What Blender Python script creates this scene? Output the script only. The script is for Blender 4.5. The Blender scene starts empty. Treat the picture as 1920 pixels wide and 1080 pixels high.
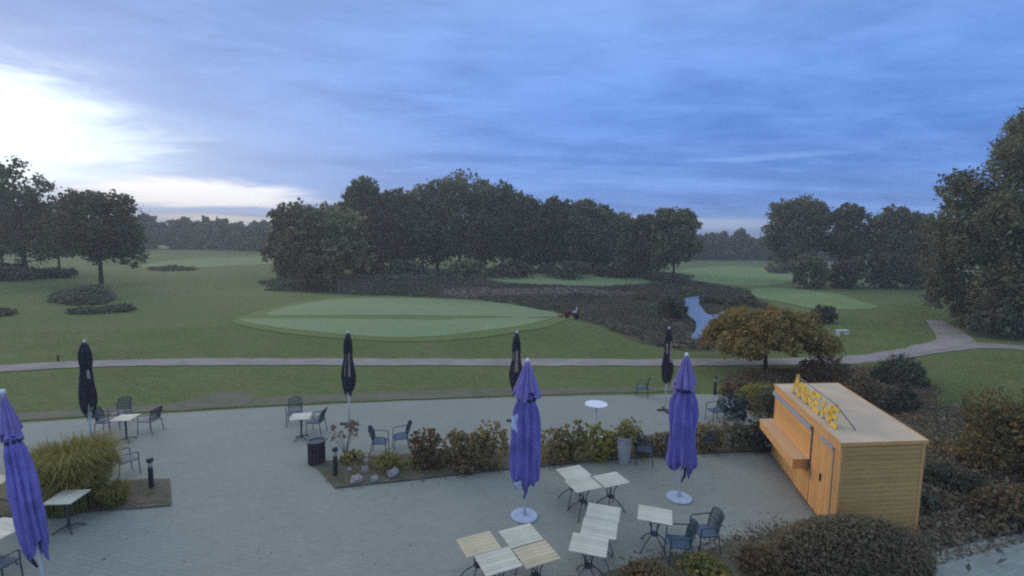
import bpy, math, random
import numpy as np
from mathutils import Matrix, Vector

random.seed(7)
rng = np.random.default_rng(11)
R = math.radians
SC = bpy.context.scene
COL = SC.collection

# ------------------------------------------------------------------ camera
FPX, PITCH, ROLL, CAMZ = 900.0, 0.098, 0.018, 6.3
CAM = np.array([0.0, 0.0, CAMZ])
_F = np.array([0, math.cos(PITCH), -math.sin(PITCH)])
_R0 = np.array([1.0, 0, 0]); _U0 = np.cross(_R0, _F)
_R = math.cos(ROLL) * _R0 + math.sin(ROLL) * _U0
_U = -math.sin(ROLL) * _R0 + math.cos(ROLL) * _U0
cd = bpy.data.cameras.new('camera'); cam = bpy.data.objects.new('camera', cd); COL.objects.link(cam)
cd.sensor_width = 36; cd.lens = FPX / 1920 * 36; cd.clip_start = 0.1; cd.clip_end = 5000
cam.matrix_world = Matrix(((_R[0], _U[0], -_F[0], 0), (_R[1], _U[1], -_F[1], 0), (_R[2], _U[2], -_F[2], CAMZ), (0, 0, 0, 1)))
SC.camera = cam

# ------------------------------------------------------------------ render, exposure
SC.render.engine = 'CYCLES'
SC.view_settings.view_transform = 'Standard'; SC.view_settings.look = 'None'
SC.view_settings.exposure = 0.35; SC.view_settings.gamma = 1; SC.view_settings.use_curve_mapping = False
cy = SC.cycles
cy.max_bounces = 6; cy.diffuse_bounces = 3; cy.glossy_bounces = 2; cy.transmission_bounces = 3
cy.volume_bounces = 0; cy.filter_width = 2.1; cy.use_denoising = False

# ------------------------------------------------------------------ world: dawn overcast, glow low on the left
SUN_AZ, SUN_EL = R(-50), R(12)
w = bpy.data.worlds.new('World'); SC.world = w; w.use_nodes = True
nt = w.node_tree; nt.nodes.clear()
def N(t, typ, **kw):
    n = t.nodes.new(typ)
    for k, v in kw.items(): setattr(n, k, v)
    return n
def setin(t, n, i, v):
    if v is None: return
    if isinstance(v, bpy.types.NodeSocket): t.links.new(v, n.inputs[i])
    else: n.inputs[i].default_value = v
def M_(t, op, a, b=None, c=None, clamp=False):
    n = N(t, 'ShaderNodeMath', operation=op); n.use_clamp = clamp
    setin(t, n, 0, a); setin(t, n, 1, b); setin(t, n, 2, c)
    return n.outputs[0]
def MIX(t, f, a, b, mode='MIX'):
    n = N(t, 'ShaderNodeMix', data_type='RGBA', blend_type=mode)
    setin(t, n, 0, f); setin(t, n, 6, a); setin(t, n, 7, b)
    return n.outputs[2]
def c4(c): return (c[0], c[1], c[2], 1)
def SMOOTH(t, v, lo, hi):
    n = N(t, 'ShaderNodeMapRange', interpolation_type='SMOOTHSTEP'); setin(t, n, 0, v); n.inputs[1].default_value = lo; n.inputs[2].default_value = hi
    return n.outputs[0]
tc = N(nt, 'ShaderNodeTexCoord'); sep = N(nt, 'ShaderNodeSeparateXYZ'); nt.links.new(tc.outputs['Generated'], sep.inputs[0])
X, Y, Z = sep.outputs
az = M_(nt, 'ARCTAN2', X, Y); el = M_(nt, 'ARCSINE', Z)
zz = M_(nt, 'ADD', M_(nt, 'MAXIMUM', Z, 0.0), 0.10)
comb = N(nt, 'ShaderNodeCombineXYZ')
# cloud sheet coordinates, streaks lying across the view
setin(nt, comb, 0, M_(nt, 'MULTIPLY', M_(nt, 'DIVIDE', X, zz), 0.55)); setin(nt, comb, 1, M_(nt, 'MULTIPLY', M_(nt, 'DIVIDE', Y, zz), 1.15))
def noise(t, vec, scale, detail=5, rough=.55, dist=0.0):
    n = N(t, 'ShaderNodeTexNoise'); setin(t, n, 'Vector', vec); n.inputs['Scale'].default_value = scale
    n.inputs['Detail'].default_value = detail; n.inputs['Roughness'].default_value = rough; n.inputs['Distortion'].default_value = dist
    return n.outputs[0]
n1 = noise(nt, comb.outputs[0], 0.55, 6, .55, .6)
n2 = noise(nt, comb.outputs[0], 2.3, 6, .6, .9)
comb2 = N(nt, 'ShaderNodeCombineXYZ')
setin(nt, comb2, 0, M_(nt, 'MULTIPLY', az, 3.0)); setin(nt, comb2, 1, M_(nt, 'MULTIPLY', el, 17.0))
n3 = noise(nt, comb2.outputs[0], 1.6, 7, .62, .7)
cl = M_(nt, 'ADD', M_(nt, 'MULTIPLY', n1, .6), M_(nt, 'ADD', M_(nt, 'MULTIPLY', n2, .22), M_(nt, 'MULTIPLY', n3, .18)))
cloudf = SMOOTH(nt, cl, .38, .62)
blue = MIX(nt, cloudf, (.065, .195, .58, 1), (.16, .345, .84, 1))
# grey lavender veil towards the sunrise
sidef = SMOOTH(nt, az, R(8), R(-42))
lav = MIX(nt, cloudf, (.115, .215, .53, 1), (.25, .40, .79, 1))
blue = MIX(nt, M_(nt, 'MULTIPLY', sidef, .85), blue, lav)
# sky lightens and greys steadily with height
upf = SMOOTH(nt, el, R(10), R(62))
base = MIX(nt, upf, blue, (.48, .59, .76, 1))
# ragged glow
jit = M_(nt, 'MULTIPLY', M_(nt, 'SUBTRACT', n3, .5), .17)
jit2 = M_(nt, 'MULTIPLY', M_(nt, 'SUBTRACT', n2, .5), .22)
def gauss(a0, e0, sa, se, jm=1.0):
    da = M_(nt, 'DIVIDE', M_(nt, 'SUBTRACT', M_(nt, 'ADD', az, jit2), a0), sa)
    de = M_(nt, 'DIVIDE', M_(nt, 'SUBTRACT', M_(nt, 'ADD', el, M_(nt, 'MULTIPLY', jit, jm)), e0), se)
    q = M_(nt, 'ADD', M_(nt, 'MULTIPLY', da, da), M_(nt, 'MULTIPLY', de, de))
    return M_(nt, 'EXPONENT', M_(nt, 'MULTIPLY', q, -1.0))
gA = SMOOTH(nt, gauss(R(-53), R(7.8), R(16), R(5.4)), .05, .80)
gB = SMOOTH(nt, gauss(R(-33), R(4.1), R(10.5), R(1.5), .3), .2, .75)
gB2 = SMOOTH(nt, gauss(R(-30), R(1.6), R(9), R(.55), .12), .25, .9)
gC = SMOOTH(nt, gauss(R(20), R(2.2), R(13), R(1.0), .25), .2, .9)
gD = SMOOTH(nt, gauss(R(27), R(9.0), R(9), R(.5), .2), .3, 1.)
halo = gauss(R(-50), R(5), R(30), R(11), .4)
base = MIX(nt, M_(nt, 'MULTIPLY', halo, .62), base, (.55, .68, .95, 1))
base = MIX(nt, M_(nt, 'MULTIPLY', gC, .8), base, (.42, .55, .82, 1))
base = MIX(nt, M_(nt, 'MULTIPLY', gD, .35), base, (.30, .50, .95, 1))
base = MIX(nt, gA, base, (.98, 1.16, 1.26, 1))
base = MIX(nt, M_(nt, 'MULTIPLY', gB, .9), base, (1.1, 1.1, 1.12, 1))
base = MIX(nt, M_(nt, 'MULTIPLY', gB2, .8), base, (1.0, .93, .72, 1))
sky = N(nt, 'ShaderNodeTexSky', sky_type='NISHITA'); sky.sun_disc = False
sky.sun_elevation = SUN_EL; sky.sun_rotation = SUN_AZ
skb = N(nt, 'ShaderNodeBackground'); nt.links.new(sky.outputs[0], skb.inputs[0]); skb.inputs[1].default_value = 0.05
clb = N(nt, 'ShaderNodeBackground'); nt.links.new(base, clb.inputs[0]); clb.inputs[1].default_value = 1.0
mx = N(nt, 'ShaderNodeMixShader'); mx.inputs[0].default_value = .93
nt.links.new(skb.outputs[0], mx.inputs[1]); nt.links.new(clb.outputs[0], mx.inputs[2])
wo = N(nt, 'ShaderNodeOutputWorld'); nt.links.new(mx.outputs[0], wo.inputs[0])

sl = bpy.data.lights.new('sun', 'SUN'); so = bpy.data.objects.new('sun', sl); COL.objects.link(so)
sl.energy = 1.4; sl.angle = R(40); sl.color = (1.0, .80, .60)
sd = Vector((math.sin(SUN_AZ) * math.cos(SUN_EL), math.cos(SUN_AZ) * math.cos(SUN_EL), math.sin(SUN_EL)))
so.rotation_euler = sd.to_track_quat('Z', 'Y').to_euler(); so.location = (-60, 60, 40)

# ------------------------------------------------------------------ helpers
def ray(u, v):
    d = _F + _R * (u - 960) / FPX - _U * (v - 540) / FPX
    return d / np.linalg.norm(d)
def G(u, v, z=0.0):
    d = ray(u, v); p = CAM + d * ((z - CAMZ) / d[2]); return p
def PY(u, v, yy):
    d = ray(u, v); return CAM + d * (yy / d[1])
def bump(x, y, cx, cy_, rx, ry, a): return a * np.exp(-((x - cx) / rx) ** 2 - ((y - cy_) / ry) ** 2)
def sstep(x, a, b):
    t = np.clip((x - a) / (b - a), 0, 1); return t * t * (3 - 2 * t)
def hgt(x, y):
    z = bump(x, y, -7, 37, 15, 9, .85) + bump(x, y, 4, 33, 8, 5, .35)
    z = z + bump(x, y, 17, 51, 15, 13, -1.9) + bump(x, y, 23, 64, 9, 8, -2.2) + bump(x, y, 14, 37, 5, 5, -1.1) + bump(x, y, -14, 60, 20, 8, -.9)
    z = z + bump(x, y, 36, 54, 14, 9, .9) + bump(x, y, 5, 83, 22, 8, .5)
    z = z + .22 * np.sin(x * .11 + 1) * np.sin(y * .09) + .5 * np.sin(x * .021 + .6) * np.sin(y * .017 + 2) * sstep(y, 60, 140)
    z = z * sstep(y, 25, 31)
    z = np.maximum(z, -1.25)
    z = z + .8 * sstep(np.hypot(x, y), 110, 220)
    return z - 0.06
def GT(u, v):
    d = ray(u, v); t = 5.0
    while t < 900:
        p = CAM + d * t
        if p[2] <= hgt(p[0], p[1]):
            for _ in range(12):
                t -= .04 * max(1, t * .01); p = CAM + d * t
                if p[2] > hgt(p[0], p[1]): break
            return p
        t += .4 * max(.5, t * .012)
    return CAM + d * 400

def tag(o, label=None, cat=None, group=None, kind=None):
    if label: o['label'] = label
    if cat: o['category'] = cat
    if group: o['group'] = group
    if kind: o['kind'] = kind
    return o
def empty(name, loc=(0, 0, 0), rz=0.0, label=None, cat=None, group=None):
    o = bpy.data.objects.new(name, None); COL.objects.link(o); o.location = tuple(float(q) for q in loc); o.rotation_euler = (0, 0, rz)
    o.empty_display_size = .2
    return tag(o, label, cat, group)
def copy_tree(o, parent=None):
    c = o.copy(); COL.objects.link(c)
    if parent is not None: c.parent = parent
    for ch in list(o.children): copy_tree(ch, c)
    return c

class MB:
    def __init__(s): s.v = []; s.f = []
    def add(s, vs, fs):
        k = len(s.v); s.v += [tuple(float(q) for q in p) for p in vs]; s.f += [tuple(i + k for i in f) for f in fs]; return s
    def box(s, c, sz, rz=0, rx=0, ry=0, bev=0.0):
        hx, hy, hz = sz[0] / 2, sz[1] / 2, sz[2] / 2
        m = Matrix.Rotation(rz, 3, 'Z') @ Matrix.Rotation(ry, 3, 'Y') @ Matrix.Rotation(rx, 3, 'X')
        b = min(bev, hx * .9, hy * .9)
        if b > 0 and hz > b:
            ring = lambda z, i: [(hx - i, hy - i - b, z), (hx - i - b, hy - i, z), (-hx + i + b, hy - i, z), (-hx + i, hy - i - b, z), (-hx + i, -hy + i + b, z), (-hx + i + b, -hy + i, z), (hx - i - b, -hy + i, z), (hx - i, -hy + i + b, z)]
            b2 = b * .6
            vs = ring(-hz, b2) + ring(-hz + b2, 0) + ring(hz - b2, 0) + ring(hz, b2)
            fs = [tuple(range(7, -1, -1)), tuple(range(24, 32))]
            for k in range(3):
                for i in range(8): j = (i + 1) % 8; fs.append((k * 8 + i, k * 8 + j, k * 8 + 8 + j, k * 8 + 8 + i))
        else:
            vs = [(sx * hx, sy * hy, sz_ * hz) for sz_ in (-1, 1) for sy in (-1, 1) for sx in (-1, 1)]
            fs = [(0, 2, 3, 1), (4, 5, 7, 6), (0, 1, 5, 4), (2, 6, 7, 3), (0, 4, 6, 2), (1, 3, 7, 5)]
        return s.add([m @ Vector(p) + Vector(c) for p in vs], fs)
    def tube(s, pts, rad, n=6, cap=True):
        pts = [Vector([float(q) for q in p]) for p in pts]
        if not hasattr(rad, '__len__'): rad = [rad] * len(pts)
        vs = []; up = None
        for i, p in enumerate(pts):
            t = (pts[min(i + 1, len(pts) - 1)] - pts[max(i - 1, 0)]).normalized()
            if up is None: up = Vector((0, 0, 1)) if abs(t.z) < .9 else Vector((1, 0, 0))
            a = t.cross(up)
            if a.length < 1e-5: a = t.cross(Vector((0, 1, 0)))
            a.normalize(); b = a.cross(t).normalized(); up = b
            for k in range(n):
                th = 2 * math.pi * k / n; vs.append(p + (a * math.cos(th) + b * math.sin(th)) * rad[i])
        fs = []
        for i in range(len(pts) - 1):
            for k in range(n):
                j = (k + 1) % n; fs.append((i * n + k, i * n + j, (i + 1) * n + j, (i + 1) * n + k))
        if cap: fs += [tuple(range(n - 1, -1, -1)), tuple(range((len(pts) - 1) * n, len(pts) * n))]
        return s.add(vs, fs)
    def lathe(s, prof, n=20, c=(0, 0, 0)):
        vs = []
        for r, z in prof:
            for k in range(n):
                th = 2 * math.pi * k / n; vs.append((c[0] + r * math.cos(th), c[1] + r * math.sin(th), c[2] + z))
        fs = []
        for i in range(len(prof) - 1):
            for k in range(n):
                j = (k + 1) % n; fs.append((i * n + k, i * n + j, (i + 1) * n + j, (i + 1) * n + k))
        fs += [tuple(range(n - 1, -1, -1)), tuple(range((len(prof) - 1) * n, len(prof) * n))]
        return s.add(vs, fs)
    def mesh(s, name, smooth=False):
        me = bpy.data.meshes.new(name); me.from_pydata(s.v, [], s.f)
        if smooth: me.polygons.foreach_set('use_smooth', [True] * len(me.polygons))
        me.update(); return me
    def build(s, name, mat, parent=None, smooth=False):
        return link(name, s.mesh(name, smooth), mat, parent)
def link(name, me, mat, parent=None, loc=None):
    o = bpy.data.objects.new(name, me); COL.objects.link(o)
    if mat is not None and not me.materials: me.materials.append(mat)
    if parent is not None: o.parent = parent
    if loc is not None: o.location = tuple(float(q) for q in loc)
    return o

# ------------------------------------------------------------------ materials
def pmat(name, col, rough=.8, var=0.0, scale=4.0, bumps=0.0, bscale=30.0, metal=0.0, coords='Object', col2=None, spec=.3, stretch=None):
    m = bpy.data.materials.new(name); m.use_nodes = True; t = m.node_tree; b = t.nodes['Principled BSDF']
    b.inputs['Roughness'].default_value = rough; b.inputs['Metallic'].default_value = metal; b.inputs['Specular IOR Level'].default_value = spec
    vec = N(t, 'ShaderNodeTexCoord').outputs[coords]
    if stretch:
        mp = N(t, 'ShaderNodeMapping'); t.links.new(vec, mp.inputs[0]); mp.inputs['Scale'].default_value = stretch; vec = mp.outputs[0]
    if var or col2:
        f = noise(t, vec, scale, 5, .6)
        f = SMOOTH(t, f, .3, .7)
        a = col2 if col2 else tuple(q * (1 - var) for q in col)
        bb = col if col2 else tuple(min(1, q * (1 + var)) for q in col)
        oi = N(t, 'ShaderNodeObjectInfo')
        cc = MIX(t, f, c4(a), c4(bb))
        hv = N(t, 'ShaderNodeHueSaturation'); t.links.new(cc, hv.inputs['Color'])
        t.links.new(M_(t, 'ADD', M_(t, 'MULTIPLY', oi.outputs['Random'], .18), .91), hv.inputs['Value'])
        t.links.new(hv.outputs[0], b.inputs['Base Color'])
    else: b.inputs['Base Color'].default_value = c4(col)
    if bumps:
        bn = N(t, 'ShaderNodeBump'); bn.inputs['Strength'].default_value = bumps; bn.inputs['Distance'].default_value = .02
        t.links.new(noise(t, vec, bscale, 4, .6), bn.inputs['Height']); t.links.new(bn.outputs[0], b.inputs['Normal'])
    return m
def leafmat(name, cols, trans=.28):
    cols = [tuple(q * 2.25 + .012 for q in c) for c in cols]
    m = bpy.data.materials.new(name); m.use_nodes = True; t = m.node_tree; b = t.nodes['Principled BSDF']
    at = N(t, 'ShaderNodeAttribute'); at.attribute_name = 'tint'
    ramp = N(t, 'ShaderNodeValToRGB'); e = ramp.color_ramp.elements
    e[0].position = 0; e[0].color = c4(cols[0]); e[1].position = 1; e[1].color = c4(cols[-1])
    for i, c in enumerate(cols[1:-1]): q = e.new((i + 1) / (len(cols) - 1)); q.color = c4(c)
    t.links.new(at.outputs['Fac'], ramp.inputs[0])
    oi = N(t, 'ShaderNodeObjectInfo'); hv = N(t, 'ShaderNodeHueSaturation'); t.links.new(ramp.outputs[0], hv.inputs['Color'])
    t.links.new(M_(t, 'ADD', M_(t, 'MULTIPLY', oi.outputs['Random'], .5), .75), hv.inputs['Value'])
    t.links.new(M_(t, 'ADD', M_(t, 'MULTIPLY', oi.outputs['Random'], .03), .485), hv.inputs['Hue'])
    t.links.new(hv.outputs[0], b.inputs['Base Color']); b.inputs['Roughness'].default_value = .75; b.inputs['Specular IOR Level'].default_value = .2
    tr = N(t, 'ShaderNodeBsdfTranslucent'); t.links.new(hv.outputs[0], tr.inputs[0])
    ms = N(t, 'ShaderNodeMixShader'); ms.inputs[0].default_value = trans
    t.links.new(b.outputs[0], ms.inputs[1]); t.links.new(tr.outputs[0], ms.inputs[2])
    t.links.new(ms.outputs[0], t.nodes['Material Output'].inputs[0])
    return m

def grassmat(name, c1, c2, c3, big=.06, fine=3.0, bump_=.6):
    m = bpy.data.materials.new(name); m.use_nodes = True; t = m.node_tree; b = t.nodes['Principled BSDF']
    vec = N(t, 'ShaderNodeNewGeometry').outputs['Position']
    a = SMOOTH(t, noise(t, vec, big, 5, .6, .5), .35, .68); f = SMOOTH(t, noise(t, vec, fine, 6, .7), .3, .7)
    mid = SMOOTH(t, noise(t, vec, .6, 4, .6, 1.0), .4, .75)
    cc = MIX(t, a, c4(c1), c4(c2)); cc = MIX(t, M_(t, 'MULTIPLY', mid, .6), cc, c4(c3))
    cc = MIX(t, M_(t, 'MULTIPLY', f, .45), cc, c4(tuple(q * .5 for q in c1)))
    t.links.new(cc, b.inputs['Base Color']); b.inputs['Roughness'].default_value = .9; b.inputs['Specular IOR Level'].default_value = .1
    bn = N(t, 'ShaderNodeBump'); bn.inputs['Strength'].default_value = bump_; bn.inputs['Distance'].default_value = .08
    t.links.new(noise(t, vec, fine * 3, 5, .7), bn.inputs['Height']); t.links.new(bn.outputs[0], b.inputs['Normal'])
    return m

MT = {}
MT['lawn'] = grassmat('lawn_grass', (.14, .19, .055), (.195, .225, .08), (.225, .19, .10))
MT['green'] = grassmat('putting_green_grass', (.27, .34, .155), (.31, .37, .18), (.27, .33, .165), .15, 5, .1)
MT['collar'] = grassmat('green_collar_grass', (.185, .235, .07), (.215, .26, .085), (.225, .24, .09), .15, 5, .3)
MT['fairway'] = grassmat('fairway_grass', (.23, .31, .11), (.26, .34, .13), (.24, .29, .11), .05, 1, .3)
MT['soil'] = pmat('bed_soil', (.17, .145, .10), .95, .45, 3, .9, 14, coords='Object', col2=(.10, .105, .06))
MT['bare'] = pmat('bare_earth', (.20, .17, .12), .95, .4, 1.2, .6, 12, col2=(.13, .14, .07))
MT['gravel'] = pmat('gravel_path', (.36, .31, .26), .95, .15, .8, .6, 20)

def paving(name, c1, c2, rot):
    m = bpy.data.materials.new(name); m.use_nodes = True; t = m.node_tree; b = t.nodes['Principled BSDF']
    vec = N(t, 'ShaderNodeNewGeometry').outputs['Position']
    mp = N(t, 'ShaderNodeMapping'); t.links.new(vec, mp.inputs[0]); mp.inputs['Rotation'].default_value = (0, 0, rot)
    br = N(t, 'ShaderNodeTexBrick'); t.links.new(mp.outputs[0], br.inputs['Vector'])
    br.inputs['Scale'].default_value = 1; br.inputs['Brick Width'].default_value = .21; br.inputs['Row Height'].default_value = .105
    br.inputs['Mortar Size'].default_value = .006; br.inputs['Mortar Smooth'].default_value = .4; br.inputs['Bias'].default_value = 0
    br.inputs['Color1'].default_value = c4(c1); br.inputs['Color2'].default_value = c4(c2); br.inputs['Mortar'].default_value = c4(tuple(q * .78 for q in c1))
    big = SMOOTH(t, noise(t, vec, .35, 6, .68, 1.2), .32, .66); fine = noise(t, vec, 6, 5, .65)
    cc = MIX(t, M_(t, 'MULTIPLY', big, .30), br.outputs[0], c4(tuple(q * .72 for q in c1)))
    cc = MIX(t, M_(t, 'MULTIPLY', SMOOTH(t, fine, .35, .75), .25), cc, c4(tuple(q * 1.25 for q in c2)))
    st = SMOOTH(t, noise(t, vec, 1.3, 6, .7, 1.5), .62, .75)
    cc = MIX(t, M_(t, 'MULTIPLY', st, .34), cc, (.10, .10, .06, 1))
    t.links.new(cc, b.inputs['Base Color']); b.inputs['Roughness'].default_value = .85; b.inputs['Specular IOR Level'].default_value = .25
    bn = N(t, 'ShaderNodeBump'); bn.inputs['Strength'].default_value = .3; bn.inputs['Distance'].default_value = .01; bn.invert = True
    t.links.new(M_(t, 'ADD', br.outputs['Fac'], M_(t, 'MULTIPLY', fine, .4)), bn.inputs['Height']); t.links.new(bn.outputs[0], b.inputs['Normal'])
    return m
MT['paving'] = paving('clinker_paving', (.295, .305, .25), (.325, .335, .275), R(12))
MT['road'] = paving('drive_paving', (.31, .335, .28), (.36, .38, .32), R(-20))

MT['tabletop'] = pmat('weathered_teak', (.74, .70, .53), .6, 0, 5, .3, 30, col2=(.58, .54, .40), stretch=(1, 9, 9))
MT['tabletop_w'] = pmat('warm_teak', (.72, .60, .36), .6, 0, 5, .3, 30, col2=(.52, .44, .28), stretch=(1, 9, 9))
MT['iron'] = pmat('dark_cast_iron', (.08, .09, .105), .5, .2, 8, metal=.4)
MT['chair'] = pmat('dark_green_chair_metal', (.07, .10, .11), .5, .25, 6, metal=.2)
MT['chairseat'] = pmat('blue_grey_seat_mesh', (.095, .125, .17), .6, .2, 20, .4, 60)
MT['white'] = pmat('white_lacquer', (.80, .80, .80), .35, .04, 3)
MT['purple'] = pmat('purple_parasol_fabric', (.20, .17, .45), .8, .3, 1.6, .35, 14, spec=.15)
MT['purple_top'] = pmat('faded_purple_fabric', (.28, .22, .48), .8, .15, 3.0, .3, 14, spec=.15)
MT['black'] = pmat('black_parasol_fabric', (.04, .036, .045), .8, .35, 4, .4, 16, spec=.15)
MT['printw'] = pmat('white_print', (.70, .74, .85), .7, .08, 9)
MT['printt'] = pmat('tan_print', (.42, .34, .26), .7, .2, 9)
MT['darkcloth'] = pmat('dark_strap', (.03, .03, .06), .8, .2, 8)
MT['basegrey'] = pmat('grey_painted_steel', (.45, .50, .58), .45, .1, 5)
MT['plate'] = pmat('dark_base_plate', (.09, .075, .055), .7, .3, 6)
MT['front'] = pmat('orange_spruce_boards', (.80, .43, .15), .6, 0, 3, .3, 25, col2=(.68, .35, .12), stretch=(6, 6, .8))
MT['counter'] = pmat('pale_spruce_board', (.70, .46, .24), .55, 0, 3, .2, 25, col2=(.62, .38, .17), stretch=(4, .8, 4))
MT['siding'] = pmat('olive_larch_siding', (.76, .43, .14), .7, 0, 2.5, .5, 20, col2=(.58, .36, .11), stretch=(.9, 6, 9))
MT['roofing'] = pmat('pale_roof_sheet', (.68, .50, .31), .8, 0, 1.1, .3, 20, col2=(.54, .42, .28))
MT['alu'] = pmat('brushed_aluminium', (.50, .62, .78), .35, .06, 5, metal=.5)
MT['steel'] = pmat('dull_grey_steel', (.24, .26, .25), .5, .1, 5, metal=.4)
MT['letters'] = pmat('yellow_letter_board', (.78, .50, .07), .5, .12, 6)
MT['bark'] = pmat('bark', (.075, .06, .045), .95, .35, 6, .9, 20, stretch=(5, 5, 1))
MT['stem'] = pmat('shrub_stem', (.08, .06, .04), .95, .3, 8)
MT['stone'] = pmat('pale_boulder', (.30, .28, .27), .85, .3, 5, .8, 12)
MT['stonep'] = pmat('pinkish_boulder', (.40, .31, .29), .85, .25, 5, .8, 12)
MT['urn'] = pmat('pale_concrete_urn', (.47, .47, .45), .75, .1, 4, .3, 30)
MT['bin'] = pmat('brown_slatted_bin', (.065, .045, .05), .7, .3, 6)
MT['bollard'] = pmat('anthracite_bollard', (.03, .032, .045), .5, .15, 6)
MT['lampglass'] = pmat('frosted_lamp_ring', (.40, .40, .30), .4, .1, 6)
MT['red'] = pmat('dark_red_paint', (.16, .025, .035), .45, .15, 5)
MT['rubber'] = pmat('black_rubber', (.018, .018, .02), .85, .2, 8)
MT['weed'] = leafmat('grass_tuft', [(.12, .15, .04), (.15, .17, .05), (.18, .165, .07)])
MT['tree'] = leafmat('tree_foliage', [(.038, .052, .024), (.062, .072, .034), (.088, .082, .038), (.11, .078, .038)])
MT['treeb'] = leafmat('brownish_tree_foliage', [(.055, .056, .028), (.085, .078, .036), (.115, .085, .042)])
MT['willow'] = leafmat('pale_willow_foliage', [(.085, .095, .040), (.13, .125, .052), (.165, .135, .060)])
MT['far'] = leafmat('far_wood_foliage', [(.045, .06, .045), (.065, .075, .05), (.09, .075, .055)])
MT['orange'] = leafmat('rusty_orange_foliage', [(.075, .07, .024), (.12, .088, .026), (.175, .092, .023), (.10, .095, .03)])
MT['yellow'] = leafmat('yellow_green_foliage', [(.09, .10, .03), (.155, .145, .035), (.22, .155, .035)])
MT['yellow2'] = leafmat('dull_yellow_foliage', [(.06, .065, .03), (.11, .10, .035), (.17, .12, .03), (.09, .08, .04)])
MT['mixed'] = leafmat('mixed_autumn_foliage', [(.07, .075, .036), (.12, .095, .04), (.165, .09, .042), (.10, .105, .042)])
MT['dark'] = leafmat('dark_hedge_foliage', [(.038, .05, .030), (.062, .068, .038), (.095, .065, .044)])
MT['bluegreen'] = leafmat('blue_green_foliage', [(.02, .04, .05), (.035, .055, .07), (.05, .07, .07)])
MT['brown'] = leafmat('brown_shrub_foliage', [(.09, .065, .035), (.13, .09, .045), (.17, .11, .055)])
MT['hedge'] = leafmat('clipped_brown_hedge', [(.085, .078, .042), (.12, .095, .052), (.15, .10, .055)])
MT['reed'] = leafmat('heather_and_reed', [(.06, .07, .035), (.09, .085, .05), (.13, .095, .06), (.15, .125, .08)])
MT['marshgreen'] = leafmat('marsh_sedge', [(.04, .055, .035), (.065, .08, .045), (.08, .075, .05)])
MT['pinkheath'] = leafmat('pinkish_heather', [(.13, .09, .075), (.19, .13, .11), (.15, .12, .09)])
MT['marshsoil'] = grassmat('marsh_ground', (.13, .13, .06), (.17, .14, .08), (.20, .15, .10), .2, 2.0, .8)
MT['miscan'] = leafmat('ornamental_grass_blades', [(.07, .085, .022), (.14, .14, .03), (.21, .185, .045), (.25, .17, .06)], .35)

# ------------------------------------------------------------------ leaf clouds
def leafmesh(name, C, size, up=None, aspect=1.5, tint=None, flat=0.0):
    n = len(C); C = np.asarray(C, float)
    a = rng.normal(size=(n, 3)); a[:, 2] *= (1 - flat)
    a /= np.linalg.norm(a, axis=1)[:, None] + 1e-9
    b = rng.normal(size=(n, 3)); b -= (b * a).sum(1)[:, None] * a; b /= np.linalg.norm(b, axis=1)[:, None] + 1e-9
    s = (np.broadcast_to(size, (n,)) * np.clip(rng.lognormal(-.1, .4, n), .35, 2.2))[:, None]
    V = np.empty((n, 4, 3)); V[:, 0] = C + a * s * aspect * .5; V[:, 1] = C + b * s * .5; V[:, 2] = C - a * s * aspect * .5; V[:, 3] = C - b * s * .5
    nrm = np.cross(a, b); V[:, 1] += nrm * s * .18; V[:, 3] += nrm * s * .18
    me = bpy.data.meshes.new(name); me.vertices.add(4 * n); me.vertices.foreach_set('co', V.reshape(-1).astype(np.float32))
    me.loops.add(4 * n); me.loops.foreach_set('vertex_index', np.arange(4 * n, dtype=np.int32))
    me.polygons.add(n); me.polygons.foreach_set('loop_start', np.arange(0, 4 * n, 4, dtype=np.int32))
    try: me.polygons.foreach_set('loop_total', np.full(n, 4, dtype=np.int32))
    except Exception: pass
    me.update(calc_edges=True)
    if tint is None: tint = rng.uniform(0, 1, n)
    at = me.attributes.new('tint', 'FLOAT', 'FACE'); at.data.foreach_set('value', np.clip(tint, 0, 1).astype(np.float32))
    return me
def lobepts(lobes, n, clump=.28, nclump=None, inner=.25):
    """points in clumps lying near the surface of several ellipsoids; lobes: (cx,cy,cz,rx,ry,rz)"""
    L = np.array(lobes, float); wts = (L[:, 3] * L[:, 5]); wts = wts / wts.sum()
    nc = nclump or max(12, n // 26); idx = rng.choice(len(L), nc, p=wts)
    d = rng.normal(size=(nc, 3)); d /= np.linalg.norm(d, axis=1)[:, None]
    rr = np.where(rng.uniform(size=nc) < inner, rng.uniform(.2, .8, nc), rng.uniform(.78, 1.06, nc))
    cc = L[idx, :3] + d * L[idx, 3:] * rr[:, None]
    ctint = rng.normal(.5, .22, nc)
    k = rng.integers(0, nc, n)
    sc = L[idx[k], 3:].mean(1)[:, None] * clump
    e = np.clip(rng.normal(size=(n, 3)), -1.7, 1.7) * sc * .55
    return cc[k] + e, ctint[k] + rng.normal(0, .16, n)

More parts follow.
